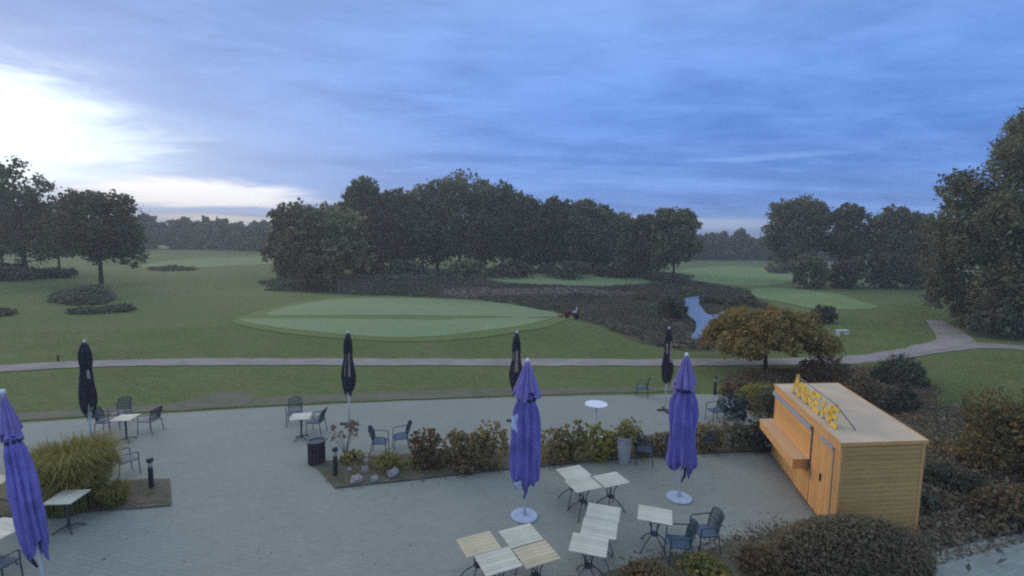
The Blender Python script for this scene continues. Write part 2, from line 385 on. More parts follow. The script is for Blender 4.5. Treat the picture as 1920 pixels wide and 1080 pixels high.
def crown_lobes(w, z0, z1, k, seed, depth=None, top=.5):
    r = random.Random(seed); depth = depth or w; H = z1 - z0; out = []
    out.append((0, 0, z0 + H * .5, w * .36, depth * .36, H * .42))
    for i in range(k):
        f = r.uniform(.08, .92); th = r.uniform(0, 2 * math.pi)
        prof = math.sin(math.pi * (f * .82 + .12)) ** .6
        rad = w * .5 * prof * r.uniform(.45, .78); rl = w * r.uniform(.13, .22)
        out.append((rad * math.cos(th), rad * math.sin(th) * depth / w, z0 + H * (.08 + .84 * f), rl, rl * depth / w, min(rl, H * .2) * r.uniform(.8, 1.1)))
    r2 = w * .27
    out.append((r.uniform(-.06, .06) * w, 0, z1 - r2 * .8, r2, r2, r2 * .8)); out.append((-.26 * w, 0, z1 - H * .2, w * .2, w * .2, w * .16)); out.append((.26 * w, 0, z1 - H * .22, w * .2, w * .2, w * .16))
    return out
def trunk_mb(base_r, z_fork, lobes, zb=-.3, nl=8, lean=0.0, seed=1):
    r = random.Random(seed); m = MB()
    top = (lean * z_fork, 0, z_fork)
    m.tube([(0, 0, zb), (0, 0, .15), (lean * .5 * z_fork, .02, z_fork * .5), top], [base_r * 1.5, base_r * 1.05, base_r * .85, base_r * .65], 8)
    for i in range(min(nl, len(lobes))):
        l = lobes[i]; e = Vector((l[0], l[1], l[2])); t = Vector(top); mid = t.lerp(e, .5) + Vector((r.uniform(-.1, .1), r.uniform(-.1, .1), .12)) * (e - t).length * .3
        m.tube([t - Vector((0, 0, z_fork * .08)), mid, e], [base_r * .42, base_r * .27, base_r * .08], 5)
    return m
def tree(label, u, vtop, wpx, vbase, yy, mat='tree', n=5200, leaf=.34, crown_v=None, k=13, group=None, name='tree', lobes=None, seed=None, base_r=None, depthf=1.0, inner=.25, clump=.28, dense=1.0):
    seed = seed or int(u * 7 + vtop)
    b = PY(u, vbase, yy); zt = PY(u, vtop, yy)[2]; zg = hgt(b[0], b[1]) + .02
    w = abs(PY(u + wpx / 2, vtop, yy)[0] - PY(u - wpx / 2, vtop, yy)[0])
    zc = (PY(u, crown_v, yy)[2] if crown_v else zg + (zt - zg) * .22) - zg
    t = empty(name, (b[0], b[1], zg), 0, label, 'tree', group)
    lb = lobes(w, zc, zt - zg) if lobes else crown_lobes(w, zc, zt - zg, k, seed, w * depthf)
    P, ti = lobepts(lb, n, clump, inner=inner)
    P[:, 2] = np.maximum(P[:, 2], .15)
    link('crown', leafmesh('crown', P, leaf, tint=ti), MT[mat], t)
    br = base_r or max(.12, (zt - zg) * .02)
    trunk_mb(br, max(zc * 1.1, (zt - zg) * .3), lb, nl=9, seed=seed).build('trunk', MT['bark'], t, True)
    return t

# ------------------------------------------------------------------ terrain and surfaces
xs = np.concatenate([np.array([-900, -600, -400, -300, -230, -180, -140, -110]), np.arange(-90, 90, 1.0), np.array([90, 100, 115, 140, 180, 230, 300, 400, 600, 900])])
ys = np.concatenate([np.array([-40, -20, -8]), np.arange(0, 110, 1.0), np.array([110, 114, 120, 128, 140, 160, 190, 230, 300, 400, 560, 900])])
XX, YY = np.meshgrid(xs, ys); ZZ = hgt(XX, YY)
nx, ny = len(xs), len(ys)
me = bpy.data.meshes.new('lawn'); idx = np.arange(nx * ny).reshape(ny, nx)
me.from_pydata(np.stack([XX, YY, ZZ], -1).reshape(-1, 3).tolist(), [], np.stack([idx[:-1, :-1], idx[:-1, 1:], idx[1:, 1:], idx[1:, :-1]], -1).reshape(-1, 4).tolist())
me.polygons.foreach_set('use_smooth', [True] * len(me.polygons))
tag(link('lawn', me, MT['lawn']), 'wide mown grass ground of the golf course', kind='structure')

def smooth_poly(P, k=6):
    P = np.array(P); n = len(P); out = []
    for i in range(n):
        p0, p1, p2, p3 = P[(i - 1) % n], P[i], P[(i + 1) % n], P[(i + 2) % n]
        for j in range(k):
            t = j / k; out.append(.5 * (2 * p1 + (p2 - p0) * t + (2 * p0 - 5 * p1 + 4 * p2 - p3) * t * t + (3 * p1 - p0 - 3 * p2 + p3) * t ** 3))
    return np.array(out)
def patch(name, pix, mat, off, label=None, kind='structure', curve=True, rings=14, ground=True, rag=0.0, zfun=None):
    P = np.array([(GT(u, v) if ground else G(u, v))[:2] for u, v in pix])
    if curve: P = smooth_poly(P)
    c = P.mean(0); m = MB(); vs = []; n = len(P)
    if rag: P = P + (P - c) / np.linalg.norm(P - c, axis=1)[:, None] * rng.normal(0, rag, n)[:, None]
    zf = zfun or (lambda x, y: float(hgt(x, y)) + off)
    for i in range(1, rings + 1):
        for p in P: q = c + (p - c) * (i / rings); vs.append((q[0], q[1], zf(q[0], q[1])))
    vs.append((c[0], c[1], zf(c[0], c[1]))); last = len(vs) - 1
    fs = [(last, j, (j + 1) % n) for j in range(n)]
    for i in range(rings - 1):
        for j in range(n): jj = (j + 1) % n; fs.append((i * n + j, (i + 1) * n + j, (i + 1) * n + jj, i * n + jj))
    return tag(m.add(vs, fs).build(name, mat, None, True), label, kind=kind)
def ribbon(name, pts, hw, mat, off, label, ground=True):
    P = np.array([(GT(u, v) if ground else G(u, v))[:2] for u, v in pts]); hw = np.array(hw, float)
    Q = []; W = []
    n = len(P)
    for i in range(n - 1):
        p0, p1, p2, p3 = P[max(i - 1, 0)], P[i], P[i + 1], P[min(i + 2, n - 1)]
        L = np.linalg.norm(p2 - p1); k = max(2, int(L / .8))
        for j in range(k):
            t = j / k; Q.append(.5 * (2 * p1 + (p2 - p0) * t + (2 * p0 - 5 * p1 + 4 * p2 - p3) * t * t + (3 * p1 - p0 - 3 * p2 + p3) * t ** 3)); W.append(hw[i] * (1 - t) + hw[i + 1] * t)
    Q.append(P[-1]); W.append(hw[-1]); Q = np.array(Q); T = np.gradient(Q, axis=0); T /= np.linalg.norm(T, axis=1)[:, None]; Nn = np.stack([-T[:, 1], T[:, 0]], 1)
    vs = []; fs = []; c = 5
    for i in range(len(Q)):
        wl = W[i] + rng.normal(0, .05); wr = W[i] + rng.normal(0, .05)
        for s in np.linspace(-1, 1, c): q = Q[i] + Nn[i] * s * (wl if s < 0 else wr); vs.append((q[0], q[1], float(hgt(q[0], q[1])) + off))
    for i in range(len(Q) - 1):
        for j in range(c - 1): fs.append((i * c + j, i * c + j + 1, (i + 1) * c + j + 1, (i + 1) * c + j))
    return tag(MB().add(vs, fs).build(name, mat, None, True), label, kind='structure')

patch('fairway', [(268, 497), (330, 488), (420, 483), (520, 482), (540, 492), (420, 499), (300, 505)], MT['fairway'], .03, 'pale fairway in front of the distant wood on the left')
patch('fairway', [(1262, 512), (1310, 502), (1400, 500), (1480, 509), (1490, 525), (1420, 536), (1330, 530)], MT['fairway'], .03, 'pale fairway between forest and right hand trees')
patch('green_collar', [(440, 600), (520, 575), (640, 556), (760, 554), (900, 562), (1010, 570), (1075, 588), (1050, 604), (960, 624), (840, 638), (720, 640), (560, 628), (470, 614)], MT['collar'], .03, 'darker mown collar round the near putting green')
patch('putting_green', [(500, 590), (560, 572), (640, 561), (760, 559), (880, 565), (980, 573), (1046, 588), (1010, 595), (920, 594), (800, 592), (640, 592), (560, 592)], MT['green'], .045, 'pale back half of the near putting green')
patch('putting_green', [(450, 600), (540, 598), (680, 599), (820, 601), (940, 602), (1030, 598), (990, 609), (900, 622), (800, 632), (720, 633), (600, 624), (500, 612)], MT['green'], .045, 'pale front half of the near putting green')
patch('putting_green', [(925, 523), (990, 516), (1090, 515), (1180, 520), (1218, 528), (1190, 534), (1080, 536), (980, 533)], MT['green'], .045, 'second putting green at the foot of the forest')
patch('tee', [(1408, 546), (1450, 540), (1520, 546), (1600, 560), (1648, 576), (1600, 581), (1520, 578), (1450, 564)], MT['fairway'], .04, 'light green tee strip before the right hand trees')
_w = smooth_poly([G(u, v, -.98)[:2] for u, v in [(1284, 560), (1300, 556), (1322, 554), (1311, 566), (1316, 576), (1325, 588), (1340, 590), (1354, 585), (1358, 594), (1338, 602), (1326, 618), (1318, 634), (1314, 650), (1288, 650), (1296, 630), (1305, 616), (1303, 602), (1290, 590), (1283, 574)]])
tag(MB().add([(q[0], q[1], -.98) for q in _w], [tuple(range(len(_w)))]).build('pond_water', None), 'narrow strip of open pond water reflecting blue sky', kind='structure')
wm = bpy.data.materials.new('pond_water'); wm.use_nodes = True; b = wm.node_tree.nodes['Principled BSDF']
b.inputs['Base Color'].default_value = (.16, .22, .30, 1); b.inputs['Roughness'].default_value = .28; b.inputs['Specular IOR Level'].default_value = 1.0; b.inputs['IOR'].default_value = 1.6
bn = N(wm.node_tree, 'ShaderNodeBump'); bn.inputs['Strength'].default_value = .15; wm.node_tree.links.new(noise(wm.node_tree, N(wm.node_tree, 'ShaderNodeNewGeometry').outputs['Position'], 3), bn.inputs['Height']); wm.node_tree.links.new(bn.outputs[0], b.inputs['Normal'])
bpy.data.objects['pond_water'].data.materials.append(wm)

ribbon('gravel_path', [(-300, 712), (-100, 700), (0, 692), (160, 683), (400, 679), (700, 679), (1000, 680), (1250, 680), (1500, 678), (1620, 673), (1700, 662), (1770, 650), (1850, 648), (1930, 654), (2100, 668)], [.75, .75, .75, .7, .7, .7, .7, .7, .7, .75, .85, 1.1, .95, .8, .8], MT['gravel'], .030, 'pale gravel path crossing the lawn beyond the terrace')
ribbon('gravel_path', [(1800, 648), (1790, 634), (1772, 616), (1752, 602)], [1.3, 1.0, .9, .6], MT['gravel'], .036, 'short gravel branch leading up to the tee')
ribbon('gravel_path', [(1700, 662), (1770, 645), (1800, 636)], [.5, .8, .7], MT['gravel'], .042, 'worn gravel fork between main path and branch')

# terrace: raised slab with its own edge
tp = [G(u, v)[:2] for u, v in [(-500, 838), (0, 796), (250, 779), (500, 764), (750, 752), (1000, 744), (1200, 740), (1352, 739)]]
tp += [np.array(q) for q in [(9.6, 17.5), (8.9, 13.6), (7.2, 9.2), (6.0, 7.6), (5.2, 6.2), (5.0, -6), (-30, -6)]]
m = MB(); n = len(tp); m.add([(p[0], p[1], 0) for p in tp] + [(p[0], p[1], -.2) for p in tp], [tuple(range(n))[::-1]] + [(i, (i + 1) % n, (i + 1) % n + n, i + n) for i in range(n)])
tag(m.build('terrace', MT['paving']), 'grey clinker paved terrace', kind='structure')
# bare strip along the terrace edge
ribbon('bare_strip', [(-200, 800), (0, 785), (250, 768), (500, 753), (750, 742), (1000, 734), (1300, 730)], [.35, .4, .45, .5, .5, .45, .3], MT['bare'], .022, 'worn bare earth strip between terrace and lawn')
patch('bare_strip', [(330, 762), (400, 738), (460, 736), (475, 752), (430, 765)], MT['bare'], .028, 'bare earth patch in the lawn behind the terrace edge')

def soilz(base):
    return lambda x, y: base + .018 * math.sin(x * 5.1 + y * 2) * math.sin(y * 6.3 - x) + .012 * math.sin(x * 13) * math.sin(y * 11)
def bed(pix, label, base=.035):
    P = [G(u, v)[:2] for u, v in pix]
    # edging keeps the outline crisp: a low lip
    o = patch('planting_bed', pix, MT['soil'], 0, label, curve=False, rings=22, ground=False, zfun=soilz(base)); return o
def dens(pix, k=6):
    out = []
    for i in range(len(pix)):
        a, b_ = np.array(pix[i], float), np.array(pix[(i + 1) % len(pix)], float)
        for j in range(k): out.append(tuple(a + (b_ - a) * j / k))
    return out
bed(dens([(585, 869), (629, 917), (800, 898), (965, 880), (965, 838), (860, 845), (760, 853), (650, 862)]), 'soil bed with boulders and shrubs in the middle of the terrace')
bed(dens([(965, 880), (1160, 862), (1165, 826), (1030, 836), (965, 838)]), 'soil bed under the shrubs behind the purple parasol')
bed(dens([(1160, 862), (1300, 852), (1445, 846), (1440, 800), (1310, 800), (1165, 826)]), 'soil bed under the dark hedge left of the kiosk')
bed(dens([(-120, 972), (60, 968), (230, 957), (322, 949), (318, 899), (230, 902), (60, 905), (-120, 912)]), 'dark soil bed round the ornamental grass', .03)
# garden ground right of the kiosk and drive at lower right
patch('garden_soil', dens([(1450, 1150), (1560, 1005), (1600, 880), (1640, 790), (1760, 765), (1900, 770), (2150, 800), (2300, 1000), (1920, 1100), (1700, 1200)], 4), MT['soil'], .03, 'dark planted ground to the right of the kiosk', curve=False, rings=16)
patch('garden_soil', dens([(1352, 742), (1370, 700), (1500, 690), (1620, 700), (1720, 720), (1700, 790), (1560, 860), (1460, 850)], 4), MT['soil'], .026, 'dark planted ground behind the kiosk', curve=False, rings=12)
patch('garden_soil', dens([(1125, 1082), (1200, 1052), (1310, 1038), (1440, 1003), (1535, 972), (1700, 1090), (1500, 1300), (1100, 1300)], 4), MT['soil'], .03, 'dark planted ground along the near edge of the terrace', curve=False, rings=12, ground=False, zfun=soilz(.035))
patch('drive', dens([(1630, 1082), (1740, 1048), (1840, 1022), (1930, 1004), (2300, 960), (2500, 1300), (1900, 1500), (1600, 1200)], 4), MT['road'], .10, 'grey paved drive at the lower right', curve=False, rings=8, zfun=lambda x, y: .05)

# ------------------------------------------------------------------ kiosk
KO = np.array([7.02, 9.74]); KA = np.array([math.cos(R(6.5)), math.sin(R(6.5))]); KB = np.array([math.sin(R(12.0)), math.cos(R(12.0))])
KW, KL, KH = 1.94, 4.27, 2.2
kiosk = empty('kiosk', (KO[0], KO[1], 0), 0, 'timber kiosk with orange board front, serving counter and flat pale roof', 'kiosk')
def kbox(name, s0, s1, t0, t1, z0, z1, mat, parent=None, m=None):
    mm = m or MB(); vs = []
    for z in (z0, z1):
        for t in (t0, t1):
            for s in (s0, s1): q = KA * s + KB * t; vs.append((q[0], q[1], z))
    mm.add(vs, [(0, 2, 3, 1), (4, 5, 7, 6), (0, 1, 5, 4), (2, 6, 7, 3), (0, 4, 6, 2), (1, 3, 7, 5)])
    if m is None: return mm.build(name, mat, parent if parent is not None else kiosk)
kbox('wall', .03, KW - .03, .03, KL - .03, 0.02, KH - .05, MT['siding'])
npl = 20; ph = (KH - .09 - .05) / npl
for i in range(npl):   # near end wall: horizontal boards, slightly lapped
    j = random.uniform(-.003, .003)
    kbox('siding_plank', .07, KW - .07, -.004 + j, .028, .05 + i * ph, .05 + (i + 1) * ph - .009, MT['siding'])
for i in range(npl):
    kbox('siding_plank', KW - .028, KW + .003, .07, KL - .07, .05 + i * ph, .05 + (i + 1) * ph - .009, MT['siding'])
    kbox('siding_plank', .07, KW - .07, KL - .028, KL + .003, .05 + i * ph, .05 + (i + 1) * ph - .009, MT['siding'])
for s0, t0 in ((KW - .07, -.012), (-.012, KL - .058), (KW - .07, KL - .058)):
    kbox('corner_post', s0, s0 + .082, t0, t0 + .07, .02, KH - .07, MT['front'])
kbox('corner_post', -.020, .07, -.014, .30, .02, KH - .07, MT['front'])
# front face t: .30 door rail, door .36-1.45, rail 1.5, shutter 1.55..4.2
nb = 8; bw = (1.46 - .36) / nb
dr = kbox('door', .0, .028, .36, 1.46, .06, 1.88, MT['front'])
for i in range(nb): kbox('door_board', -.012 - random.uniform(0, .002), -.001, .36 + i * bw, .36 + (i + 1) * bw - .010, .07, 1.87, MT['front'], dr)
kbox('handle', -.05, -.013, .86, .89, .92, 1.10, MT['bollard'], dr)
kbox('door_lintel', -.016, .028, .30, 1.53, 1.885, 2.0, MT['front'])
kbox('guide_rail', -.030, -.006, .305, .335, .04, 1.90, MT['steel'])
kbox('guide_rail', -.045, .0, 1.475, 1.505, .95, 1.95, MT['steel'])
sh = kbox('shutter', .004, .028, 1.51, KL - .06, 1.10, 1.92, MT['front'])
for i in range(7):
    z0 = 1.11 + i * .115; kbox('shutter_board', -.010, .003, 1.52, KL - .065, z0, z0 + .108, MT['front'], sh)
nb2 = 14; bw = (KL - .06 - 1.51) / nb2
for i in range(nb2): kbox('front_board', -.006 - random.uniform(0, .003), .028, 1.51 + i * bw, 1.51 + (i + 1) * bw - .010, .06, .86, MT['front'])
kbox('fascia_board', -.045, -.002, -.02, KL + .01, 1.995, KH - .06, MT['front'])
kbox('rail_cover', -.10, -.047, 1.50, KL + .02, 1.90, 1.985, MT['alu'])
kbox('rail_cover', -.075, -.018, .32, .95, 1.905, 1.96, MT['alu'])
cb = kbox('serving_counter', -.42, -.012, 1.62, KL + .08, .86, 1.09, MT['front'])
kbox('counter_top', -.44, .0, 1.60, KL + .10, 1.094, 1.12, MT['counter'], cb)
kbox('floor_sill', -.10, -.03, -.01, KL, .0, .055, MT['steel'])
rf = kbox('roof', -.05, KW + .04, -.03, KL + .03, KH - .05, KH, MT['roofing'])
for a in ((-.06, -.048, -.04, KL + .04), (KW + .042, KW + .055, -.04, KL + .04), (-.05, KW + .04, -.043, -.032), (-.05, KW + .04, KL + .032, KL + .043)):
    kbox('roof_trim', a[0], a[1], a[2], a[3], KH - .07, KH + .012, MT['front'], rf)
# roof sign: steel frame with yellow cut-out letters facing the terrace
sg = MB()
def kp(s, t, z): q = KA * s + KB * t; return (q[0], q[1], z)
sg.tube([kp(.20, .72, KH + .03), kp(.20, 3.55, KH + .03)], .016, 6)
sg.tube([kp(.26, .95, KH + .50), kp(.26, 3.45, KH + .50)], .014, 6)
sg.tube([kp(.26, .95, KH + .50), kp(.62, .62, KH + .01)], .014, 6)
sg.tube([kp(.26, 3.4, KH + .50), kp(.62, 3.5, KH + .01)], .014, 6)
for t in (.95, 2.1, 3.4): sg.tube([kp(.20, t, KH + .01), kp(.26, t, KH + .50)], .012, 6)
fr = sg.build('sign_frame', MT['steel'], kiosk)
def glyph(strokes, t0, wd, hh):
    m = MB()
    for (x1, z1, x2, z2) in strokes:
        a = Vector((x1 * wd, z1 * hh)); c = Vector((x2 * wd, z2 * hh)); d = (c - a).normalized(); nn = Vector((-d.y, d.x)) * .05; a2 = a - d * .03; c2 = c + d * .03
        pts = [a2 + nn, a2 - nn, c2 - nn, c2 + nn]; vs = []
        for dp in (0, .045):
            for p in pts: vs.append(kp((.165 + .06 * p.y / .5 + dp * .6), t0 - p.x, KH + .06 + p.y))
        m.add(vs, [(0, 1, 2, 3), (7, 6, 5, 4), (0, 4, 5, 1), (1, 5, 6, 2), (2, 6, 7, 3), (3, 7, 4, 0)])
    return m
A_ = [(0, 0, .5, 1), (.5, 1, 1, 0), (.25, .42, .75, .42)]; E_ = [(0, 0, 0, 1), (0, 1, .9, 1), (0, .5, .75, .5), (0, 0, .9, 0)]; R_ = [(0, 0, 0, 1), (0, 1, .8, .95), (.8, .95, .8, .5), (.8, .5, 0, .5), (.4, .5, .95, 0)]
H_ = [(0, 0, 0, 1), (.9, 0, .9, 1), (0, .5, .9, .5)]; K_ = [(0, 0, 0, 1), (0, .45, .9, 1), (.3, .6, .95, 0)]
tt = 3.40
for k, (gl, hh) in enumerate(((A_, .48), (R_, .34), (K_, .34), (E_, .36))):
    glyph(gl, tt, .36, hh).build('letter', MT['letters'], fr); tt -= .46
tt -= .10
for k, (gl, hh) in enumerate(((H_, .34), (E_, .36))):
    glyph(gl, tt, .34, hh).build('letter', MT['letters'], fr); tt -= .44

# ------------------------------------------------------------------ tables
def make_table(loc, rz, label, size=.68, dep=.57, mat='tabletop', group='square bistro tables on the terrace', h=.74, single_col=False):
    t = empty('bistro_table', (loc[0], loc[1], 0), rz, label, 'table', group)
    npk = 6; pw = dep / npk
    for i in range(npk):
        m = MB(); m.box((0, 0, 0), (size - .004, pw - .005, .022), bev=.004); o = m.build('plank', MT[mat], t); o.location = (0, -dep / 2 + pw * (i + .5), h - .011 + random.uniform(-.001, .001))
    m = MB(); q = 0
    m.box((0, 0, h - .034), (size * .84, .05, .018)); m.box((0, 0, h - .053), (.05, dep * .84, .018)); m.build('top_bracket', MT['iron'], t)
    if single_col:
        MB().tube([(0, 0, .04), (0, 0, h - .05)], .028, 8).build('column', MT['iron'], t)
        for k in range(4):
            a = k * math.pi / 2 + math.pi / 4; c, s = math.cos(a), math.sin(a)
            MB().tube([(0, 0, .10), (c * .12, s * .12, .08), (c * .27, s * .27, .015)], [.022, .018, .016], 6).build('leg', MT['iron'], t)
    else:
        m = MB(); m.lathe([(.075, .30), (.085, .31), (.085, .33), (.075, .34)], 10); m.build('collar', MT['iron'], t)
        for k in range(4):
            a = k * math.pi / 2 + math.pi / 4; c, s = math.cos(a), math.sin(a)
            pts = []
            for (r_, z) in ((.27, h - .06), (.15, h - .12), (.085, h - .26), (.075, .36), (.10, .28), (.20, .20), (.30, .10), (.335, .02), (.37, .015)): pts.append((c * r_, s * r_, z))
            MB().tube(pts, .0125, 6).build('leg', MT['iron'], t)
    return t
def table_from(pix, label, **kw):
    P = np.array([G(u, v, .74)[:2] for u, v in pix]); c = P.mean(0)
    d1 = P[1] - P[0]; d2 = P[2] - P[1]; e2 = np.array([d2[1], -d2[0]]); e2 = e2 if e2 @ d1 > 0 else -e2; d = d1 * 1.3 + e2
    rz = math.atan2(d[1], d[0]); e = [np.linalg.norm(P[i] - P[(i + 1) % 4]) for i in range(4)]
    print('TABLE', label[:30], np.round(c, 2), round(math.degrees(rz)), np.round(e, 2))
    return c, rz
TB = [
 ([(1042, 881), (1088, 876), (1107, 892), (1068, 896)], 'pale square table at the back of the group of three behind the others', {}),
 ([(1056, 903), (1107, 894), (1126, 910), (1081, 919)], 'pale square table at the front left of the group of three between the parasols', {}),
 ([(1112, 895), (1152, 887), (1181, 901), (1138, 912)], 'pale square table at the right of the group of three between the parasols', {}),
 ([(853, 1011), (913, 1001), (940, 1030), (887, 1041)], 'warm orange toned square table, leftmost of the group of four', dict(mat='tabletop_w')),
 ([(932, 997), (991, 985), (1021, 1009), (961, 1024)], 'greyish square table at the back of the group of four, nearest the parasol base', {}),
 ([(960, 1032), (1024, 1018), (1053, 1044), (986, 1060)], 'beige square table at the right of the group of four', dict(mat='tabletop_w')),
 ([(890, 1041), (948, 1028), (983, 1057), (913, 1074)], 'pale striped square table at the front of the group of four', {}),
 ([(1117, 949), (1178, 955), (1167, 977), (1101, 976)], 'weathered square table at the back of the row of three', {}),
 ([(1101, 976), (1167, 977), (1155, 1009), (1087, 1000)], 'weathered square table in the middle of the row of three', {}),
 ([(1077, 999), (1144, 1008), (1126, 1040), (1058, 1027)], 'pale square table at the front left end of the row of three', {}),
 ([(1204, 949), (1263, 956), (1255, 980), (1191, 974)], 'pale square table standing alone beside the two dark chairs', {}),
 ([(102, 920), (152, 919), (150, 943), (96, 944)], 'cream square table in front of the ornamental grass', dict(mat='tabletop', single_col=True, size=.56, dep=.58, fix=6)),
 ([(-45, 976), (30, 976), (3, 1030), (-80, 1030)], 'pale square table cut by the left edge beside the leaning parasol', dict(size=.75, dep=1.0, fix=-8)),
 ([(-42, 897), (14, 897), (10, 907), (-48, 907)], 'pale table mostly hidden behind the leaning parasol', dict(fix=2)),
 ([(217, 778), (253, 777), (253, 787), (216, 788)], 'cream square table with three chairs by the leftmost black parasol', dict(single_col=True, size=.56, dep=.56, fix=8)),
 ([(545, 776), (580, 773), (584, 784), (548, 788)], 'cream square table with chairs left of the second black parasol', dict(single_col=True, size=.58, dep=.58, fix=14)),
]
TPOS = []
for pix, lab, kw in TB:
    c, rz = table_from(pix, lab); TPOS.append((c, rz))
# nudge tables of a set apart so that tops do not cut into one another
groups3 = [(0, 1, 2), (3, 4, 5, 6), (7, 8, 9)]
A0_ = [t[1] for t in TPOS]
for g in groups3:   # tables of a set share one heading
    am = np.mean([A0_[i] for i in g])
    for i in g: TPOS[i] = (TPOS[i][0], am)
C = np.array([t[0] for t in TPOS]); A = [t[1] for t in TPOS]
for it in range(60):
    for i in range(len(C)):
        for j in range(i):
            d = C[i] - C[j]; L = np.linalg.norm(d)
            if L < 1.2:
                # separating distance along table axes of i
                ax = np.array([math.cos(A[i]), math.sin(A[i])]); ay = np.array([-ax[1], ax[0]])
                dx, dy = d @ ax, d @ ay; px_, py_ = .69 - abs(dx), .58 - abs(dy); pen = min(px_, py_)
                if pen > 0:
                    mv = (ax * math.copysign(pen, dx) if px_ < py_ else ay * math.copysign(pen, dy)) * .5
                    C[i] += mv; C[j] -= mv
# the row of three stands edge to edge
_a = R(-16); A[7] = A[8] = A[9] = _a; _x = np.array([math.cos(_a), math.sin(_a)]); _y = np.array([-_x[1], _x[0]])
C[8] = (C[7] + C[8] + C[9]) / 3; C[7] = C[8] + _y * .577 + _x * .02; C[9] = C[8] - _y * .577 - _x * .13
for (pix, lab, kw), c, a in zip(TB, C, A):
    kw = dict(kw); fx = kw.pop('fix', None); make_table(c, a if fx is None else R(fx), lab, **kw)

# ------------------------------------------------------------------ chairs
def make_chair():
    t = empty('garden_chair')
    # faces +x ; origin between the feet
    m = MB(); W = .46
    m.box((.02, 0, .435), (.44, .44, .018), bev=.04)
    m.build('seat', MT['chairseat'], t)
    m = MB(); m.tube([(.23, -.22, .43), (-.2, -.23, .43), (-.2, .23, .43), (.23, .22, .43), (.23, -.22, .43)], .013, 6); m.build('seat_frame', MT['chair'], t)
    # backrest: curved wire panel
    m = MB(); top = []
    for k in range(13):
        y = -.215 + .43 * k / 12; f = (y / .215); zt = .90 - .05 * f * f; xb = -.20 + .03 * f * f; xt = -.34 + .05 * f * f
        m.tube([(xb, y, .46), ((xb + xt) / 2 + .02, y, .68), (xt, y, zt)], .009 if k not in (0, 12) else .015, 5); top.append((xt, y, zt))
    m.tube(top, .015, 6)
    for zz_, ff in ((.56, .28), (.66, .5), (.76, .72)):
        m.tube([(-.20 - .14 * ff + .035 * (y_ / .215) ** 2 + .008, y_, zz_) for y_ in np.linspace(-.215, .215, 7)], .009, 5)
    m.build('backrest', MT['chair'], t)
    for s in (-1, 1):
        MB().tube([(-.27, s * .235, .70), (-.05, s * .27, .67), (.17, s * .27, .655), (.22, s * .26, .62)], .014, 6).build('armrest', MT['chair'], t)
        MB().tube([(.22, s * .26, .63), (.225, s * .25, .43), (.25, s * .25, .0)], .013, 6).build('leg', MT['chair'], t)
        MB().tube([(-.20, s * .22, .45), (-.23, s * .235, .2), (-.27, s * .24, .0)], .013, 6).build('leg', MT['chair'], t)
    return t
chair0 = make_chair(); used = [False]
def chair(pos, rz, label, z=0.0, sc=.94):
    o = chair0 if not used[0] else copy_tree(chair0); used[0] = True
    o.location = (float(pos[0]), float(pos[1]), z); o.rotation_euler = (0, 0, rz); o.scale = (sc, sc, sc)
    tag(o, label, 'chair', 'dark metal garden chairs on the terrace'); return o
def gp(u, v): return G(u, v)[:2]
chair(gp(1272, 1052), R(172), 'dark metal armchair with blue seat drawn up beside the lone table')
chair(gp(1320, 1030), R(185), 'dark metal armchair behind the blue seated one, near the clipped hedge')
chair(gp(1208, 868), R(75), 'dark chair standing right of the pale concrete urn, back to the tables')
chair(gp(1258, 856), R(80), 'dark chair mostly hidden behind the right purple parasol')
chair(gp(1326, 850), R(95), 'dark chair by the hedge just right of the purple parasol')
chair(gp(1418, 845), R(105), 'dark chair between the hedge and the kiosk counter')
chair(gp(1340, 790), R(190), 'slim blue grey chair at the far right corner of the terrace')
p = GT(1204, 744); chair(p, R(160), 'dark chair standing alone on the lawn edge right of the white standing table', float(hgt(p[0], p[1])))
chair(gp(201, 812), R(10), 'dark chair at the left of the cream table by the leftmost black parasol')
chair(gp(228, 795), R(-80), 'dark chair behind the cream table by the leftmost black parasol')
chair(gp(283, 810), R(175), 'slender dark chair at the right of the cream table by the leftmost black parasol')
chair(gp(236, 890), R(60), 'dark chair beside the ornamental grass, right of its plumes')
chair(gp(553, 795), R(-70), 'dark chair behind the cream table left of the second black parasol')
chair(gp(594, 812), R(178), 'dark chair at the right of the cream table left of the second black parasol')
chair(gp(712, 852), R(5), 'dark chair with blue seat, left one of the pair behind the boulders')
chair(gp(752, 843), R(200), 'dark chair, right one of the pair behind the boulders')
chair(gp(-5, 1100), R(80), 'dark chair cut by the lower left corner beside the leaning parasol')

